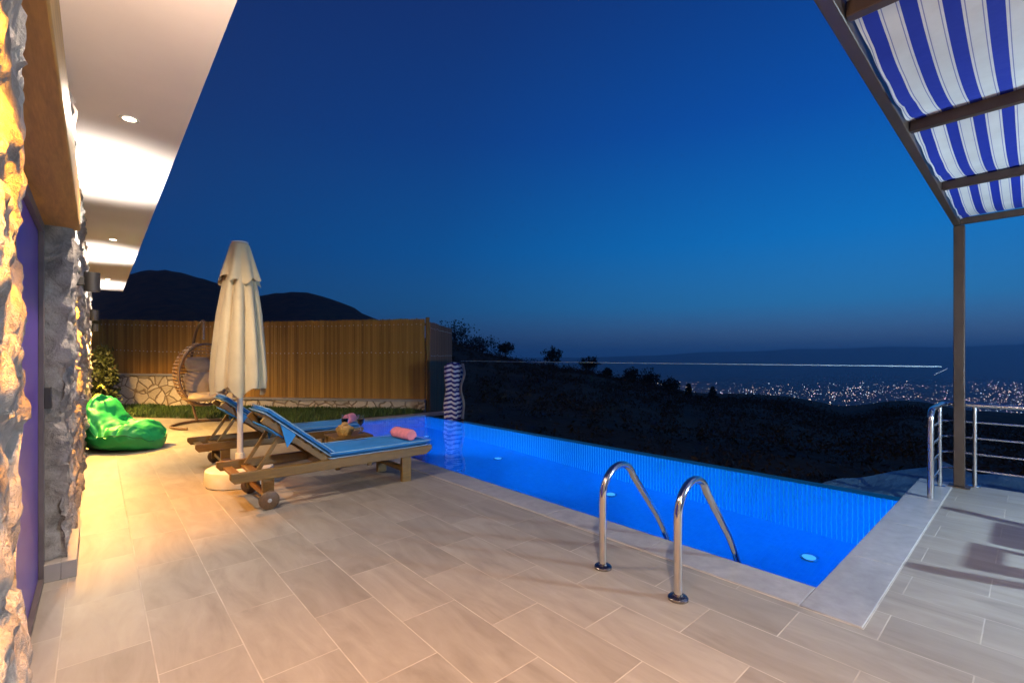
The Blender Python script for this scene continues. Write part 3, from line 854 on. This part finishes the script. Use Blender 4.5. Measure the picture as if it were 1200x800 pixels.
h_ = b.build('hem', MT['white_pole'], cu); sm = h_.modifiers.new('solid', 'SOLIDIFY'); sm.thickness = .006
MB().tube([(.13 * math.cos(t * PI / 12), .11 * math.sin(t * PI / 12), .63) for t in range(24)], .012, 6, True).build('tie', MT['curtain'], cu)

# ------------------------------------------------------------------ awning
aw = thing('striped_awning', 'brown steel pergola with sagging blue and white striped canopy', 'awning', (0, 0, 0))
AZ = 2.55
BX = [.75, 2.15, 3.50, 4.90, 6.30]
AY0, AY1 = -4.6, .5
b = MB().box(.68, 6.36, AY1 - .02, AY1 + .03, AZ, AZ + .10); b.build('side_beam', MT['bronze'], aw, bevel=.004)
for i, x in enumerate(BX):
    b = MB().box(x - .024, x + .024, AY0, AY1 - .022, AZ + .01, AZ + .07); b.build('cross_beam', MT['bronze'], aw, bevel=.004)
b = MB().box(.68, 6.36, AY0 - .1, AY0 - .002, AZ, AZ + .14); b.build('side_beam', MT['bronze'], aw, bevel=.004)
for y in (AY1 - .01, AY0 - .05):
    for x in (6.30,):
        p_ = MB().box(x - .04, x + .04, y - .04, y + .04, .012, AZ - .002).build('post', MT['bronze'], aw, bevel=.005)
        MB().box(x - .08, x + .08, y - .08, y + .08, .001, .011).build('base_plate', MT['bronze'], p_, bevel=.002)
b = MB(); nu, nv = 72, 60
def fab(u, v):
    x = .78 + u * (6.27 - .78); y = AY0 + .03 + v * (AY1 - .022 - AY0 - .03)
    for a, c in zip(BX, BX[1:]):
        if a <= x <= c: k = (x - a) / (c - a); break
    sag = 4 * k * (1 - k)
    ed = max(0, (y - .30) / .14)
    z = AZ + .083 - .080 * sag * (1 + .12 * mn.noise(Vector((x * 2, y * 2, 0)))) - .012 * ed * ed * abs(math.sin(x * 9))
    y += -.012 * sag * ed + .006 * mn.noise(Vector((x * 3, y * 5, 1)))
    return Vector((x, y, z))
b.grid(fab, nu, nv); o = b.build('canopy_fabric', MT['stripe'], aw, angle=180)

# dining table with its lamp and a chair, just right of the frame: they throw the shadow on the deck
TBX, TBY = 4.50, -2.25
dt = thing('dining_table', 'square teak dining table under the awning', 'table', (TBX, TBY - .1, 0))
MB().box(-.42, .42, -.40, .40, .71, .75).build('tabletop', MT['teak'], dt, bevel=.005)
for x in (-.37, .37):
    for y in (-.35, .35): MB().box(x - .03, x + .03, y - .03, y + .03, 0, .709).build('leg', MT['teak'], dt, bevel=.003)
tl = thing('table_lamp', 'white globe lamp standing on the dining table', 'table lamp', (TBX, TBY, .7505))
MB().lathe([(.09, 0), (.09, .012), (.02, .02), (.01, .03), (.01, .33)], 24).build('stem', MT['black'], tl)
MB().lathe([(.02, .33), (.06, .345), (.085, .38), (.085, .41)], 24, caps=False).build('lamp_shade', MT['flood'], tl)
ld = bpy.data.lights.new('lamp', 'POINT'); ld.energy = 780; ld.color = (.60, .82, 1.0); ld.shadow_soft_size = .006
lo = bpy.data.objects.new('lamp', ld); COL.objects.link(lo); lo.location = (0, 0, .46); lo.parent = tl
tk2 = MT['teak']
ch = thing('dining_chair', 'wooden dining chair drawn up to the dining table', 'chair', (TBX, -1.50, 0))
MB().box(-.25, .25, -.42, -.02, .42, .45).build('seat', tk2, ch, bevel=.006)
b = MB(); b.box(.015, .205, -.01, .012, .56, .836)
b.box(-.175, -.117, -.01, .012, .56, .849); b.box(-.03, -.008, -.01, .012, .56, .849); b.box(-.116, -.031, -.01, .012, .833, .849); b.box(-.116, -.031, -.01, .012, .56, .805)
b.box(-.206, .206, -.034, -.012, .56, .62)
b.build('backrest', tk2, ch)
for x in (-.222, .235):
    MB().box(x - .016, x + .016, -.42, -.385, 0, .419).build('leg', tk2, ch, bevel=.003)
    MB().box(x - .014, x + .014, -.01, .03, 0, .872).build('leg', tk2, ch, bevel=.003)

# ------------------------------------------------------------------ umbrella
um = thing('patio_umbrella', 'closed cream patio umbrella on a white pole and round base', 'umbrella', (1.08, 5.35, 0))
MB().lathe([(.285, .0), (.30, .010), (.305, .04), (.305, .135), (.298, .155), (.275, .165), (.08, .172), (.045, .175), (.04, .30), (.034, .305)], 48).build('base', MT['plastic'], um)
MB().lathe([(.027, .15), (.027, 2.38)], 20).build('pole', MT['white_pole'], um)
b = MB(); ru = random.Random(2)
ph = [ru.uniform(0, 6.3) for _ in range(6)]
nz, nn = 60, 128
vs = []
for i in range(nz + 1):
    z = .93 + (2.36 - .93) * i / nz
    r = interp([(.93, .215), (1.05, .225), (1.3, .212), (1.7, .178), (2.05, .132), (2.25, .092), (2.36, .068)], z)
    am = interp([(.93, .26), (1.2, .24), (1.9, .22), (2.2, .14), (2.36, .04)], z)
    for j in range(nn):
        t = 2 * PI * j / nn
        f_ = abs(math.sin(t * 4 + ph[0] + .25 * math.sin(z * 2.3 + ph[1]))) ** .65 * 2 - 1.25
        g_ = math.sin(t * 11 + ph[2] + z * 1.3) * .25 + math.sin(t * 3 + ph[3]) * .35
        rr = r * (1 + am * (f_ * .8 + g_ * .6))
        zz = z + (.035 * math.sin(t * 4 + ph[4]) + .025 * math.sin(t * 7 + ph[5]) if i < 6 else 0) * (1 - i / 6 if i < 6 else 0)
        vs.append((rr * math.cos(t), rr * math.sin(t), zz))
fs = [(i * nn + j, i * nn + (j + 1) % nn, (i + 1) * nn + (j + 1) % nn, (i + 1) * nn + j) for i in range(nz) for j in range(nn)]
b.add(vs, fs); b.build('canopy', MT['canvas'], um, angle=85)
b = MB(); vs = []; nz = 20
for i in range(nz + 1):
    z = 2.03 + (2.415 - 2.03) * i / nz
    r = interp([(2.03, .178), (2.15, .150), (2.3, .112), (2.40, .086), (2.415, .072)], z)
    am = interp([(2.03, .13), (2.3, .07), (2.415, .0)], z)
    for j in range(nn):
        t = 2 * PI * j / nn
        rr = r * (1 + am * (math.sin(t * 8 + ph[1]) + .5 * math.sin(t * 5 + ph[0])))
        zz = z - ((1 - i / nz) ** 2) * (.022 * math.sin(t * 8 + ph[1] + 1.2) + .025 * math.sin(t * 3 + ph[2]))
        vs.append((rr * math.cos(t), rr * math.sin(t), zz))
fs = [(i * nn + j, i * nn + (j + 1) % nn, (i + 1) * nn + (j + 1) % nn, (i + 1) * nn + j) for i in range(nz) for j in range(nn)]
fs.append(tuple(nz * nn + j for j in range(nn)))
b.add(vs, fs); b.build('valance', MT['canvas'], um, angle=60)
MB().lathe([(.075, 2.416), (.075, 2.428), (.02, 2.436), (.0, 2.437)], 24, caps=False).build('cap', MT['white_pole'], um)

# ------------------------------------------------------------------ loungers  (local x = head 0 -> foot 1.76, y = near 0 -> far .62)
def make_lounger(label):
    L = thing('sun_lounger', label, 'sun lounger', (0, 0, 0), 0, 'teak sun loungers beside the pool')
    tk = MT['teak']; tx = MT['teak2']
    for y in (.0, .575):     # side rails with notched ends
        poly = [(0.03, .25), (1.79, .25), (1.86, .295), (1.865, .335), (.0, .335), (0, .285)]
        M_ = Matrix.Translation((0, y, 0)) @ Matrix(((1, 0, 0, 0), (0, 0, 1, 0), (0, 1, 0, 0), (0, 0, 0, 1)))
        b = MB(); b.prism([(p[0], p[1]) for p in poly], 0, .045, M_); b.f = [f[::-1] for f in b.f]
        b.build('side_rail', tk, L, bevel=.005)
    for q in ((.05, .12, .262, .285), (.19, .26, .262, .285), (1.79, 1.83, .262, .325), (.78, .83, .245, .317)):
        MB().box(q[0], q[1], .046, .574, q[2], q[3]).build('cross_bar', tx, L, bevel=.003)
    b = MB()
    for k in range(11): b.box(.86 + k * .083, .86 + k * .083 + .066, .046, .574, .318, .336)
    b.build('seat_slats', tx, L, bevel=.003)
    for y in (.012, .563):   # front legs
        b = MB(); b.box(1.52, 1.62, y, y + .045, .0, .249); b.build('leg', tk, L, bevel=.004)
    MB().box(1.54, 1.60, .058, .562, .10, .14).build('leg_brace', tx, L, bevel=.003)
    for y in (.012, .563):   # wheel legs
        b = MB(); b.box(.235, .325, y, y + .045, .06, .249); b.build('leg', tk, L, bevel=.004)
    MB().box(.255, .305, .058, .562, .09, .13).build('leg_brace', tx, L, bevel=.003)
    for y, s in ((-.006, -1), (.626, 1)):   # wheels
        M_ = Matrix.Translation((.28, y, .078)) @ Matrix.Rotation(R(90), 4, 'X')
        b = MB(); b.lathe([(.0, -.018), (.066, -.018), (.078, -.012), (.078, .012), (.066, .018), (.0, .018)], 32, caps=False); b.v = [tuple(M_ @ Vector(v)) for v in b.v]
        wh = b.build('wheel', MT['teakw'], L, angle=30)
        b = MB(); b.lathe([(.0, -.024), (.016, -.023), (.017, .023), (.0, .024)], 16, caps=False); b.v = [tuple(M_ @ Vector(v)) for v in b.v]
        b.build('hub', MT['satin'], wh)
    # backrest frame, hinged at x=.78, rising to the head
    hx, hz = .78, .335; ang = R(38.5); BL = .67
    dv = Vector((-math.cos(ang), 0, math.sin(ang))); nv_ = Vector((math.sin(ang), 0, math.cos(ang)))
    O = Vector((hx, 0, hz))
    b = MB()
    for y in (.075, .545): b.bar(O + Vector((0, y, 0)) - nv_ * .01, O + dv * BL + Vector((0, y, 0)) - nv_ * .01, .045, .05, nv_)
    for k in range(8):
        c = O + dv * (.05 + k * .083) + nv_ * .024
        b.bar(c + Vector((0, .055, 0)), c + Vector((0, .565, 0)), .062, .016, nv_)
    bk = b.build('backrest', tk, L, bevel=.003)
    for y in (.11, .51):     # props
        p0 = O + dv * .46 + Vector((0, y, 0)) - nv_ * .03
        MB().bar(p0, (.215, y, .30), .03, .03).build('prop', tk, L, bevel=.003)
    # cushion in two pads
    cz = .337; TH = .055
    def pad(o_, d, n, l, y0, y1):
        b = MB(); nl, nw = 26, 16; vs = []
        def P(u, v, side):
            ex = min(min(u, 1 - u) * l, min(v, 1 - v) * (y1 - y0)); rd = min(1, ex / .03); rd = math.sqrt(max(0, 1 - (1 - rd) ** 2))
            puff = .010 * mn.noise(Vector((u * 4, v * 3, l))) - .005 * (abs(math.sin(u * l * 9)) ** 8)
            h = TH * (.5 + .5 * rd) + puff * rd if side else TH * (.5 - .5 * rd)
            return o_ + d * (u * l) + Vector((0, y0 + (y1 - y0) * v, 0)) + n * h
        g = lambda s: [P(i / nl, j / nw, s) for i in range(nl + 1) for j in range(nw + 1)]
        top = g(1); bot = g(0); st = nw + 1; off = len(top)
        fs = []
        for i in range(nl):
            for j in range(nw):
                a = i * st + j; fs.append((a, a + st, a + st + 1, a + 1)); fs.append((off + a, off + a + 1, off + a + st + 1, off + a + st))
        for i in range(nl):
            a = i * st; fs.append((a, off + a, off + a + st, a + st)); a += nw; fs.append((a, a + st, off + a + st, off + a))
        for j in range(nw):
            a = j; fs.append((a, a + 1, off + a + 1, off + a)); a = nl * st + j; fs.append((a, off + a, off + a + 1, a + 1))
        b.add(top + bot, fs)
        return b
    O2 = Vector((.80, 0, cz))
    c1 = pad(O2, Vector((1, 0, 0)), Vector((0, 0, 1)), 1.06, .03, .59).build('cushion', MT['cushion'], L, angle=75)
    c2 = pad(O + nv_ * .034, dv, nv_, BL + .02, .03, .59).build('cushion', MT['cushion'], L, angle=75)
    for (cc, o_, d, n, l) in ((c1, O2, Vector((1, 0, 0)), Vector((0, 0, 1)), 1.06), (c2, O + nv_ * .034, dv, nv_, BL + .02)):
        for hh in (.004, TH - .004):
            pth = []
            for (u, v) in [(0, 0), (.5, 0), (1, 0), (1, .5), (1, 1), (.5, 1), (0, 1), (0, .5)]:
                pth.append(o_ + d * (u * (l + .006) - .003) + Vector((0, .028 + .564 * v, 0)) + n * hh)
            MB().tube(pth, .0045, 6, True).build('piping', MT['piping'], cc)
    # fabric ties hanging off the back
    for y in (.025, .60):
        s0 = O + dv * .38 + Vector((0, y, 0)); s1 = O + dv * .54 + Vector((0, y, 0))
        tip = (s0 + s1) / 2 - Vector((-.01, 0, .13)); th = Vector((0, .006, 0))
        b = MB(); b.add([s0 + nv_ * .03 - th, s1 + nv_ * .03 - th, tip - th, s0 + nv_ * .03 + th, s1 + nv_ * .03 + th, tip + th],
                        [(0, 1, 2), (3, 5, 4), (0, 3, 4, 1), (1, 4, 5, 2), (2, 5, 3, 0)])
        b.build('tie', MT['cushion'], c2)
    b = MB(); q = O + dv * .52 - nv_ * .045
    b.bar(q + Vector((0, .06, 0)), q + Vector((0, .56, 0)), .16, .012, nv_); b.build('pocket', MT['cushion'], c2, bevel=.003)
    return L
l1 = make_lounger('teak lounger with blue cushion, nearest the camera, pink towel on its foot')
l1.location = (.79, 4.25, 0)
l2 = copy_tree(l1); l2.location = (.78, 5.93, 0); l2['label'] = 'farther teak lounger with blue cushion, behind the umbrella pole'

def towel(label, loc, rz, L=.42):
    b = MB(); n = 26; vs = []
    m = 20
    for i in range(m + 1):
        y = -L / 2 + L * i / m; e = min(1, min(i, m - i) / 1.5); e = .82 + .18 * e
        for j in range(n):
            t = 2 * PI * j / n
            r = .062 * e * (1 + .06 * mn.noise(Vector((math.cos(t) * 2, math.sin(t) * 2, y * 8))) - (.16 if abs(((t - 5.6 + PI) % (2 * PI)) - PI) < .16 else 0))
            z = max(-.047, r * math.sin(t)); vs.append((r * math.cos(t) * 1.12, y, z + .047))
    fs = [(i * n + j, (i + 1) * n + j, (i + 1) * n + (j + 1) % n, i * n + (j + 1) % n) for i in range(m) for j in range(n)]
    fs += [tuple(range(n)), tuple(m * n + j for j in range(n))[::-1]]
    b.add(vs, fs); o = b.build('towel', MT['pink'], angle=50); o.location = loc; o.rotation_euler = (0, 0, rz)
    return tag(o, label, 'towel', 'pink rolled towels')
towel('rolled pink towel on the foot of the nearest lounger', (2.46, 4.52, .398), R(3), .34)
towel('rolled pink towel on the farther lounger, behind the wine glasses', (2.52, 6.10, .398), R(-38), .26)

# side table with basket and glasses
tb = thing('side_table', 'small square teak table between the two loungers', 'side table', (2.22, 5.40, 0), R(-4))
b = MB()
for k in range(5): b.box(-.22, .22, -.215 + k * .087, -.215 + k * .087 + .078, .335, .355)
b.build('tabletop', MT['teak'], tb, bevel=.003)
b = MB()
for s in (-1, 1):
    b.box(-.19, .19, s * .18 - .012, s * .18 + .012, .27, .334); b.box(s * .18 - .012, s * .18 + .012, -.167, .167, .27, .334)
b.build('apron', MT['teak'], tb, bevel=.002)
for x in (-.185, .185):
    for y in (-.185, .185): MB().box(x - .022, x + .022, y - .022, y + .022, 0, .334).build('leg', MT['teak'], tb, bevel=.003)
TZ = .3555
bs = thing('wicker_basket', 'small golden wicker basket of bread rolls on the side table', 'basket', (2.16, 5.36, TZ))
b = MB()
for k in range(7):
    r = .065 + .028 * math.sin(k / 6 * 1.35); z = .008 + k * .0125
    b.tube([(r * math.cos(t * PI / 16), r * math.sin(t * PI / 16), z + .002 * (-1) ** t) for t in range(32)], .0085, 6, True)
b.lathe([(.0, .002), (.065, .002), (.065, .008)], 24, caps=False)
b.build('woven_bowl', MT['basket'], bs)
rb2 = random.Random(8)
for k in range(6):
    a = k * 1.05; r = .038 if k else 0
    b = MB(); b.lathe([(.004, -.03), (.03, -.022), (.042, 0), (.03, .024), (.004, .032)], 14, (r * math.cos(a) * 1.1, r * math.sin(a) * 1.1, .092 + .035 * (k == 0) + rb2.uniform(-.005, .01)))
    tag(b.build('bread_roll', MT['bread']), None, None).parent = bs
def wine_glass(label, loc):
    g = thing('wine_glass', label, 'wine glass', loc, 0, 'wine glasses on the side table')
    MB().lathe([(.0, .0), (.036, .001), (.034, .004), (.006, .010), (.0042, .03), (.0042, .085), (.012, .095), (.032, .118), (.042, .150), (.041, .18), (.034, .215), (.0325, .215), (.0395, .18), (.0405, .150), (.0305, .119), (.0, .098)], 28, caps=False).build('glass', MT['drink_glass'], g)
    MB().lathe([(.0, .099), (.0295, .1195), (.0393, .150), (.0390, .166), (.0, .166)], 28, caps=False).build('wine', MT['wine'], g)
wine_glass('glass of red wine at the back of the side table', (2.24, 5.56, TZ))
wine_glass('glass of red wine at the pool side of the table', (2.37, 5.40, TZ))

# ------------------------------------------------------------------ bean bag
bb = thing('bean_bag', 'green nylon bean bag chair with a yellow top against the wall', 'bean bag', (.285, 8.39, 0), math.atan2(RT.y, RT.x)); bb.scale = (.92, .95, .97)
b = MB(); nu, nv = 90, 72; vs = []
def bean(u, v):
    # u along length 0 back .. 1 front, v round the section
    x = -.52 + 1.04 * u
    e = max(0, 1 - abs(2 * u - 1) ** 3.2) ** .5
    top = interp([(0, .70), (.06, .80), (.15, .84), (.21, .81), (.27, .70), (.34, .54), (.42, .43), (.52, .385), (.66, .40), (.80, .41), (.92, .36), (1, .22)], u)
    wd = .41 * e * interp([(0, .8), (.2, .9), (.5, 1), (1, .95)], u)
    c = math.cos(v * 2 * PI); s = math.sin(v * 2 * PI)
    k = 2.6
    yy = math.copysign(abs(c) ** (2 / k), c) * wd
    ss = math.copysign(abs(s) ** (2 / k), s)
    base = top * .45 * (1 if e > .3 else e / .3 * .6 + .4)
    z = base + (ss * (top - base) * max(.25, e ** .6) if ss > 0 else ss * base)
    if z > top * .5: yy *= 1 - .35 * max(0, (z - .40) / .45)
    x += -.04 * max(0, z - .4) - (.0)
    q = Vector((x * 5, yy * 5, z * 5)); up = max(0, min(1, z / .15))
    w = mn.fractal(q * .9, .8, 2, 4)
    cre = abs(mn.noise(Vector((x * 7 + z * 6, yy * 3, z * 4)))) ** .6
    d = (.026 * w - .045 * (1 - cre) ** 2 * (1.5 if .22 < u < .7 and z > .25 else .5)) * up
    return Vector((x + d * .5, yy * (1 + d * 1.2), max(.003, z + d)))
for i in range(nu + 1):
    u = .5 - .5 * math.cos(PI * i / nu)
    for j in range(nv): vs.append(bean(min(.999, max(.001, u)), j / nv))
fs = [(i * nv + j, (i + 1) * nv + j, (i + 1) * nv + (j + 1) % nv, i * nv + (j + 1) % nv) for i in range(nu) for j in range(nv)]
fs += [tuple(range(nv)), tuple(nu * nv + j for j in range(nv))[::-1]]
b.add(vs, fs); bo = b.build('body', MT['green'], bb, angle=180, subsurf=1)
sp = []
for k_ in range(60):
    a_ = 2 * PI * k_ / 60; best = None
    c_ = Vector((.06, 0, .17)); dr_ = Vector((math.cos(a_) * .54, math.sin(a_) * .42, 0))
    j_ = 0.5 - .5 * math.cos(a_ + PI)      # along the length
    v_ = .035 if math.sin(a_) >= 0 else .465
    p_ = bean(min(.985, max(.015, j_)), v_); sp.append(Vector((p_.x, p_.y * 1.01, p_.z)))
MB().tube(sp, .007, 6, True).build('seam', MT['green_dark'], bb)
b = MB()   # yellow patch gathered at the top of the back
def patch(u, v):
    uu = .05 + .13 * u; vv = .17 + .16 * v
    p = bean(uu, vv); c = Vector((-.34, 0, .6)); d = (p - c).normalized()
    return p + d * (.008 + .006 * mn.noise(p * 12))
b.grid(patch, 14, 14); b.build('top_patch', MT['yellow'], bb, angle=80)
MB().tube([(-.37 + .045 * math.cos(t), .0 + .02 * math.sin(t), .86 + .035 * math.sin(t)) for t in [k * PI / 8 for k in range(9)]], .010, 6).build('handle', MT['yellow'], bb)

# ------------------------------------------------------------------ hanging egg chair
EC = Vector((1.50, 10.45, 0))
eg = thing('egg_chair', 'hanging wicker egg chair with grey cushions on a curved stand', 'hanging chair', EC, 0)
nO = Vector((.20, -.98, 0)).normalized(); sO = Vector((-nO.y, nO.x, 0)); zc, RR, HH, cut = .94, .47, .60, .15
def ell(a, z):  # a measured from the back direction
    k = math.sqrt(max(0, 1 - ((z - zc) / HH) ** 2)); d = -nO * math.cos(a) + sO * math.sin(a)
    return d * (RR * k) + Vector((0, 0, z)), RR * k
b = MB()
for i in range(19):
    z = zc - HH * .95 + 2 * HH * .95 * i / 18
    p, rk = ell(0, z)
    am = PI if rk <= cut else PI - math.acos(min(1, cut / rk))
    nseg = 28
    b.tube([ell(-am + 2 * am * k / nseg, z + .006 * math.sin(k * 1.7 + i))[0] for k in range(nseg + 1)], .0135, 6)
for k in range(9):
    a = -1.9 + 3.8 * k / 8
    pp = [ell(a, zc + HH * .97 * math.sin(q * PI / 24)) for q in range(-11, 12)]
    b.tube([p * 1.0 for p, r_ in pp if r_ * -math.cos(a) <= cut or r_ <= 1], .009, 6)
b.build('woven_shell', MT['wicker'], eg)
rho = math.sqrt(1 - (cut / RR) ** 2)
MB().tube([nO * cut + sO * (RR * rho * math.cos(t * PI / 24)) + Vector((0, 0, zc + HH * rho * math.sin(t * PI / 24))) for t in range(48)], .022, 10, True).build('rim', MT['rim'], eg)
def cushion_blob(name, c, rx, ry, rz, rot, mat, tilt=0):
    b = MB(); M_ = Matrix.Translation(c) @ Matrix.Rotation(rot, 4, 'Z') @ Matrix.Rotation(tilt, 4, 'X')
    nu, nv = 18, 28; vs = []
    for i in range(nu + 1):
        ph_ = -PI / 2 + PI * i / nu
        for j in range(nv):
            t = 2 * PI * j / nv; k = 3.2
            cx = math.copysign(abs(math.cos(t)) ** (2 / k), math.cos(t)); sy = math.copysign(abs(math.sin(t)) ** (2 / k), math.sin(t))
            cp = math.cos(ph_) ** .55
            v = Vector((rx * cx * cp, ry * sy * cp, rz * math.sin(ph_)))
            v *= 1 + .05 * mn.noise(v * 9 + Vector(c)); vs.append(M_ @ v)
    fs = [(i * nv + j, i * nv + (j + 1) % nv, (i + 1) * nv + (j + 1) % nv, (i + 1) * nv + j) for i in range(nu) for j in range(nv)]
    b.add(vs, fs); return b.build(name, mat, eg, angle=80)
ra = math.atan2(sO.y, sO.x)
cushion_blob('seat_cushion', nO * .02 + Vector((0, 0, .52)), .33, .30, .085, ra, MT['beige_cush'])
cushion_blob('back_cushion', -nO * .20 + Vector((0, 0, .78)), .26, .24, .07, ra, MT['grey_cush'], R(72))
cushion_blob('back_cushion', -nO * .26 + Vector((0, 0, 1.12)), .22, .15, .06, ra, MT['grey_cush'], R(80))
cushion_blob('pillow', nO * .08 + sO * .22 + Vector((0, 0, .68)), .15, .13, .055, ra + .6, MT['grey_cush'], R(55))
# stand
bkd = -nO
MB().tube(smooth_path([bkd * .30 + Vector((0, 0, .03)), bkd * .52 + Vector((0, 0, .35)), bkd * .62 + Vector((0, 0, .9)), bkd * .52 + Vector((0, 0, 1.45)), bkd * .28 + Vector((0, 0, 1.82)), Vector((0, 0, 1.95))], 5), .024, 12).build('stand_arm', MT['rim'], eg)
b = MB()
for s in (-1, 1):
    b.tube(smooth_path([bkd * .34 + Vector((0, 0, .03)), sO * (.30 * s) + bkd * .22 + Vector((0, 0, .028)), sO * (.56 * s) - bkd * .12 + Vector((0, 0, .026)), sO * (.55 * s) - bkd * .50 + Vector((0, 0, .026)), sO * (.46 * s) - bkd * .60 + Vector((0, 0, .026))], 5), .024, 10)
b.build('stand_base', MT['rim'], eg)
b = MB(); b.tube([(.016 * math.cos(k * .9), .016 * math.sin(k * .9), 1.60 + k * .0045) for k in range(80)], .005, 5); b.build('spring', MT['satin'], eg)

# ------------------------------------------------------------------ haze
hz = MB().box(-26000, 26000, -26000, 26000, PLAIN - 1.5, 290)
hm = bpy.data.materials.new('haze_air'); hm.use_nodes = True; nt = hm.node_tree
nt.nodes.remove(nt.nodes['Principled BSDF'])
pv = nt.nodes.new('ShaderNodeVolumePrincipled'); pv.inputs['Color'].default_value = (.93, .99, 1, 1); pv.inputs['Density'].default_value = 1.6e-4; pv.inputs['Anisotropy'].default_value = .45
nt.links.new(pv.outputs[0], nt.nodes['Material Output'].inputs['Volume'])
tag(hz.build('haze', hm, smooth=False), 'thin blue evening haze', kind='stuff')

# ------------------------------------------------------------------ sky and afterglow
wd = bpy.data.worlds.new('World'); S.world = wd; wd.use_nodes = True; nt = wd.node_tree
bg = nt.nodes['Background']
sky = nt.nodes.new('ShaderNodeTexSky'); sky.sky_type = 'NISHITA'; sky.sun_disc = False
SUN_AZ = 41.7 + 62     # compass bearing of the afterglow (clockwise from +Y)
sky.sun_elevation = R(-4.5); sky.sun_rotation = R(SUN_AZ)
sky.altitude = 300; sky.air_density = 1.0; sky.dust_density = .4; sky.ozone_density = 4
tc = nt.nodes.new('ShaderNodeTexCoord'); sx = nt.nodes.new('ShaderNodeSeparateXYZ'); nt.links.new(tc.outputs['Generated'], sx.inputs[0])
gx, gy = math.sin(R(SUN_AZ)), math.cos(R(SUN_AZ))
az = M1(nt, 'ADD', M1(nt, 'MULTIPLY', sx.outputs[0], gx), M1(nt, 'MULTIPLY', sx.outputs[1], gy))      # -1 away from the afterglow .. 1 towards it
glow = ramp(nt, M1(nt, 'MULTIPLY_ADD', az, .5, .5), [(.30, (0, 0, 0)), (.66, (.37, .37, .37)), (.95, (1, 1, 1))])
el = M1(nt, 'MAXIMUM', sx.outputs[2], 0)
near = ramp(nt, el, [(0, (.045, .125, .28)), (.04, (.055, .145, .31)), (.10, (.018, .195, .47)), (.22, (.001, .175, .55)), (.42, (.001, .085, .42)), (.75, (.002, .024, .17))])
far_ = ramp(nt, el, [(0, (.012, .048, .135)), (.06, (.008, .042, .145)), (.2, (.004, .032, .150)), (.42, (.006, .026, .115)), (.75, (.010, .016, .085))])
col = mixc(nt, glow, far_, near)
col = mixc(nt, .35, col, sky.outputs[0], 'ADD')
nt.links.new(col, bg.inputs['Color']); bg.inputs['Strength'].default_value = 1.0
sl = bpy.data.lights.new('sun', 'SUN'); sl.energy = .01; sl.angle = R(20); sl.color = (1, .8, .7)
so = bpy.data.objects.new('sun', sl); COL.objects.link(so); so.rotation_euler = (R(86), 0, R(-SUN_AZ + 180))

# ------------------------------------------------------------------ render
S.view_settings.view_transform = 'Standard'; S.view_settings.look = 'None'; S.view_settings.gamma = 1; S.view_settings.exposure = 0
S.render.engine = 'CYCLES'
cy = S.cycles
cy.use_denoising = True
try: cy.denoiser = 'OPENIMAGEDENOISE'
except Exception: pass
cy.max_bounces = 8; cy.diffuse_bounces = 4; cy.glossy_bounces = 4; cy.transmission_bounces = 8; cy.transparent_max_bounces = 8; cy.volume_bounces = 3
cy.caustics_reflective = False; cy.caustics_refractive = False
cy.sample_clamp_indirect = 4; cy.sample_clamp_direct = 0
cy.use_light_tree = True
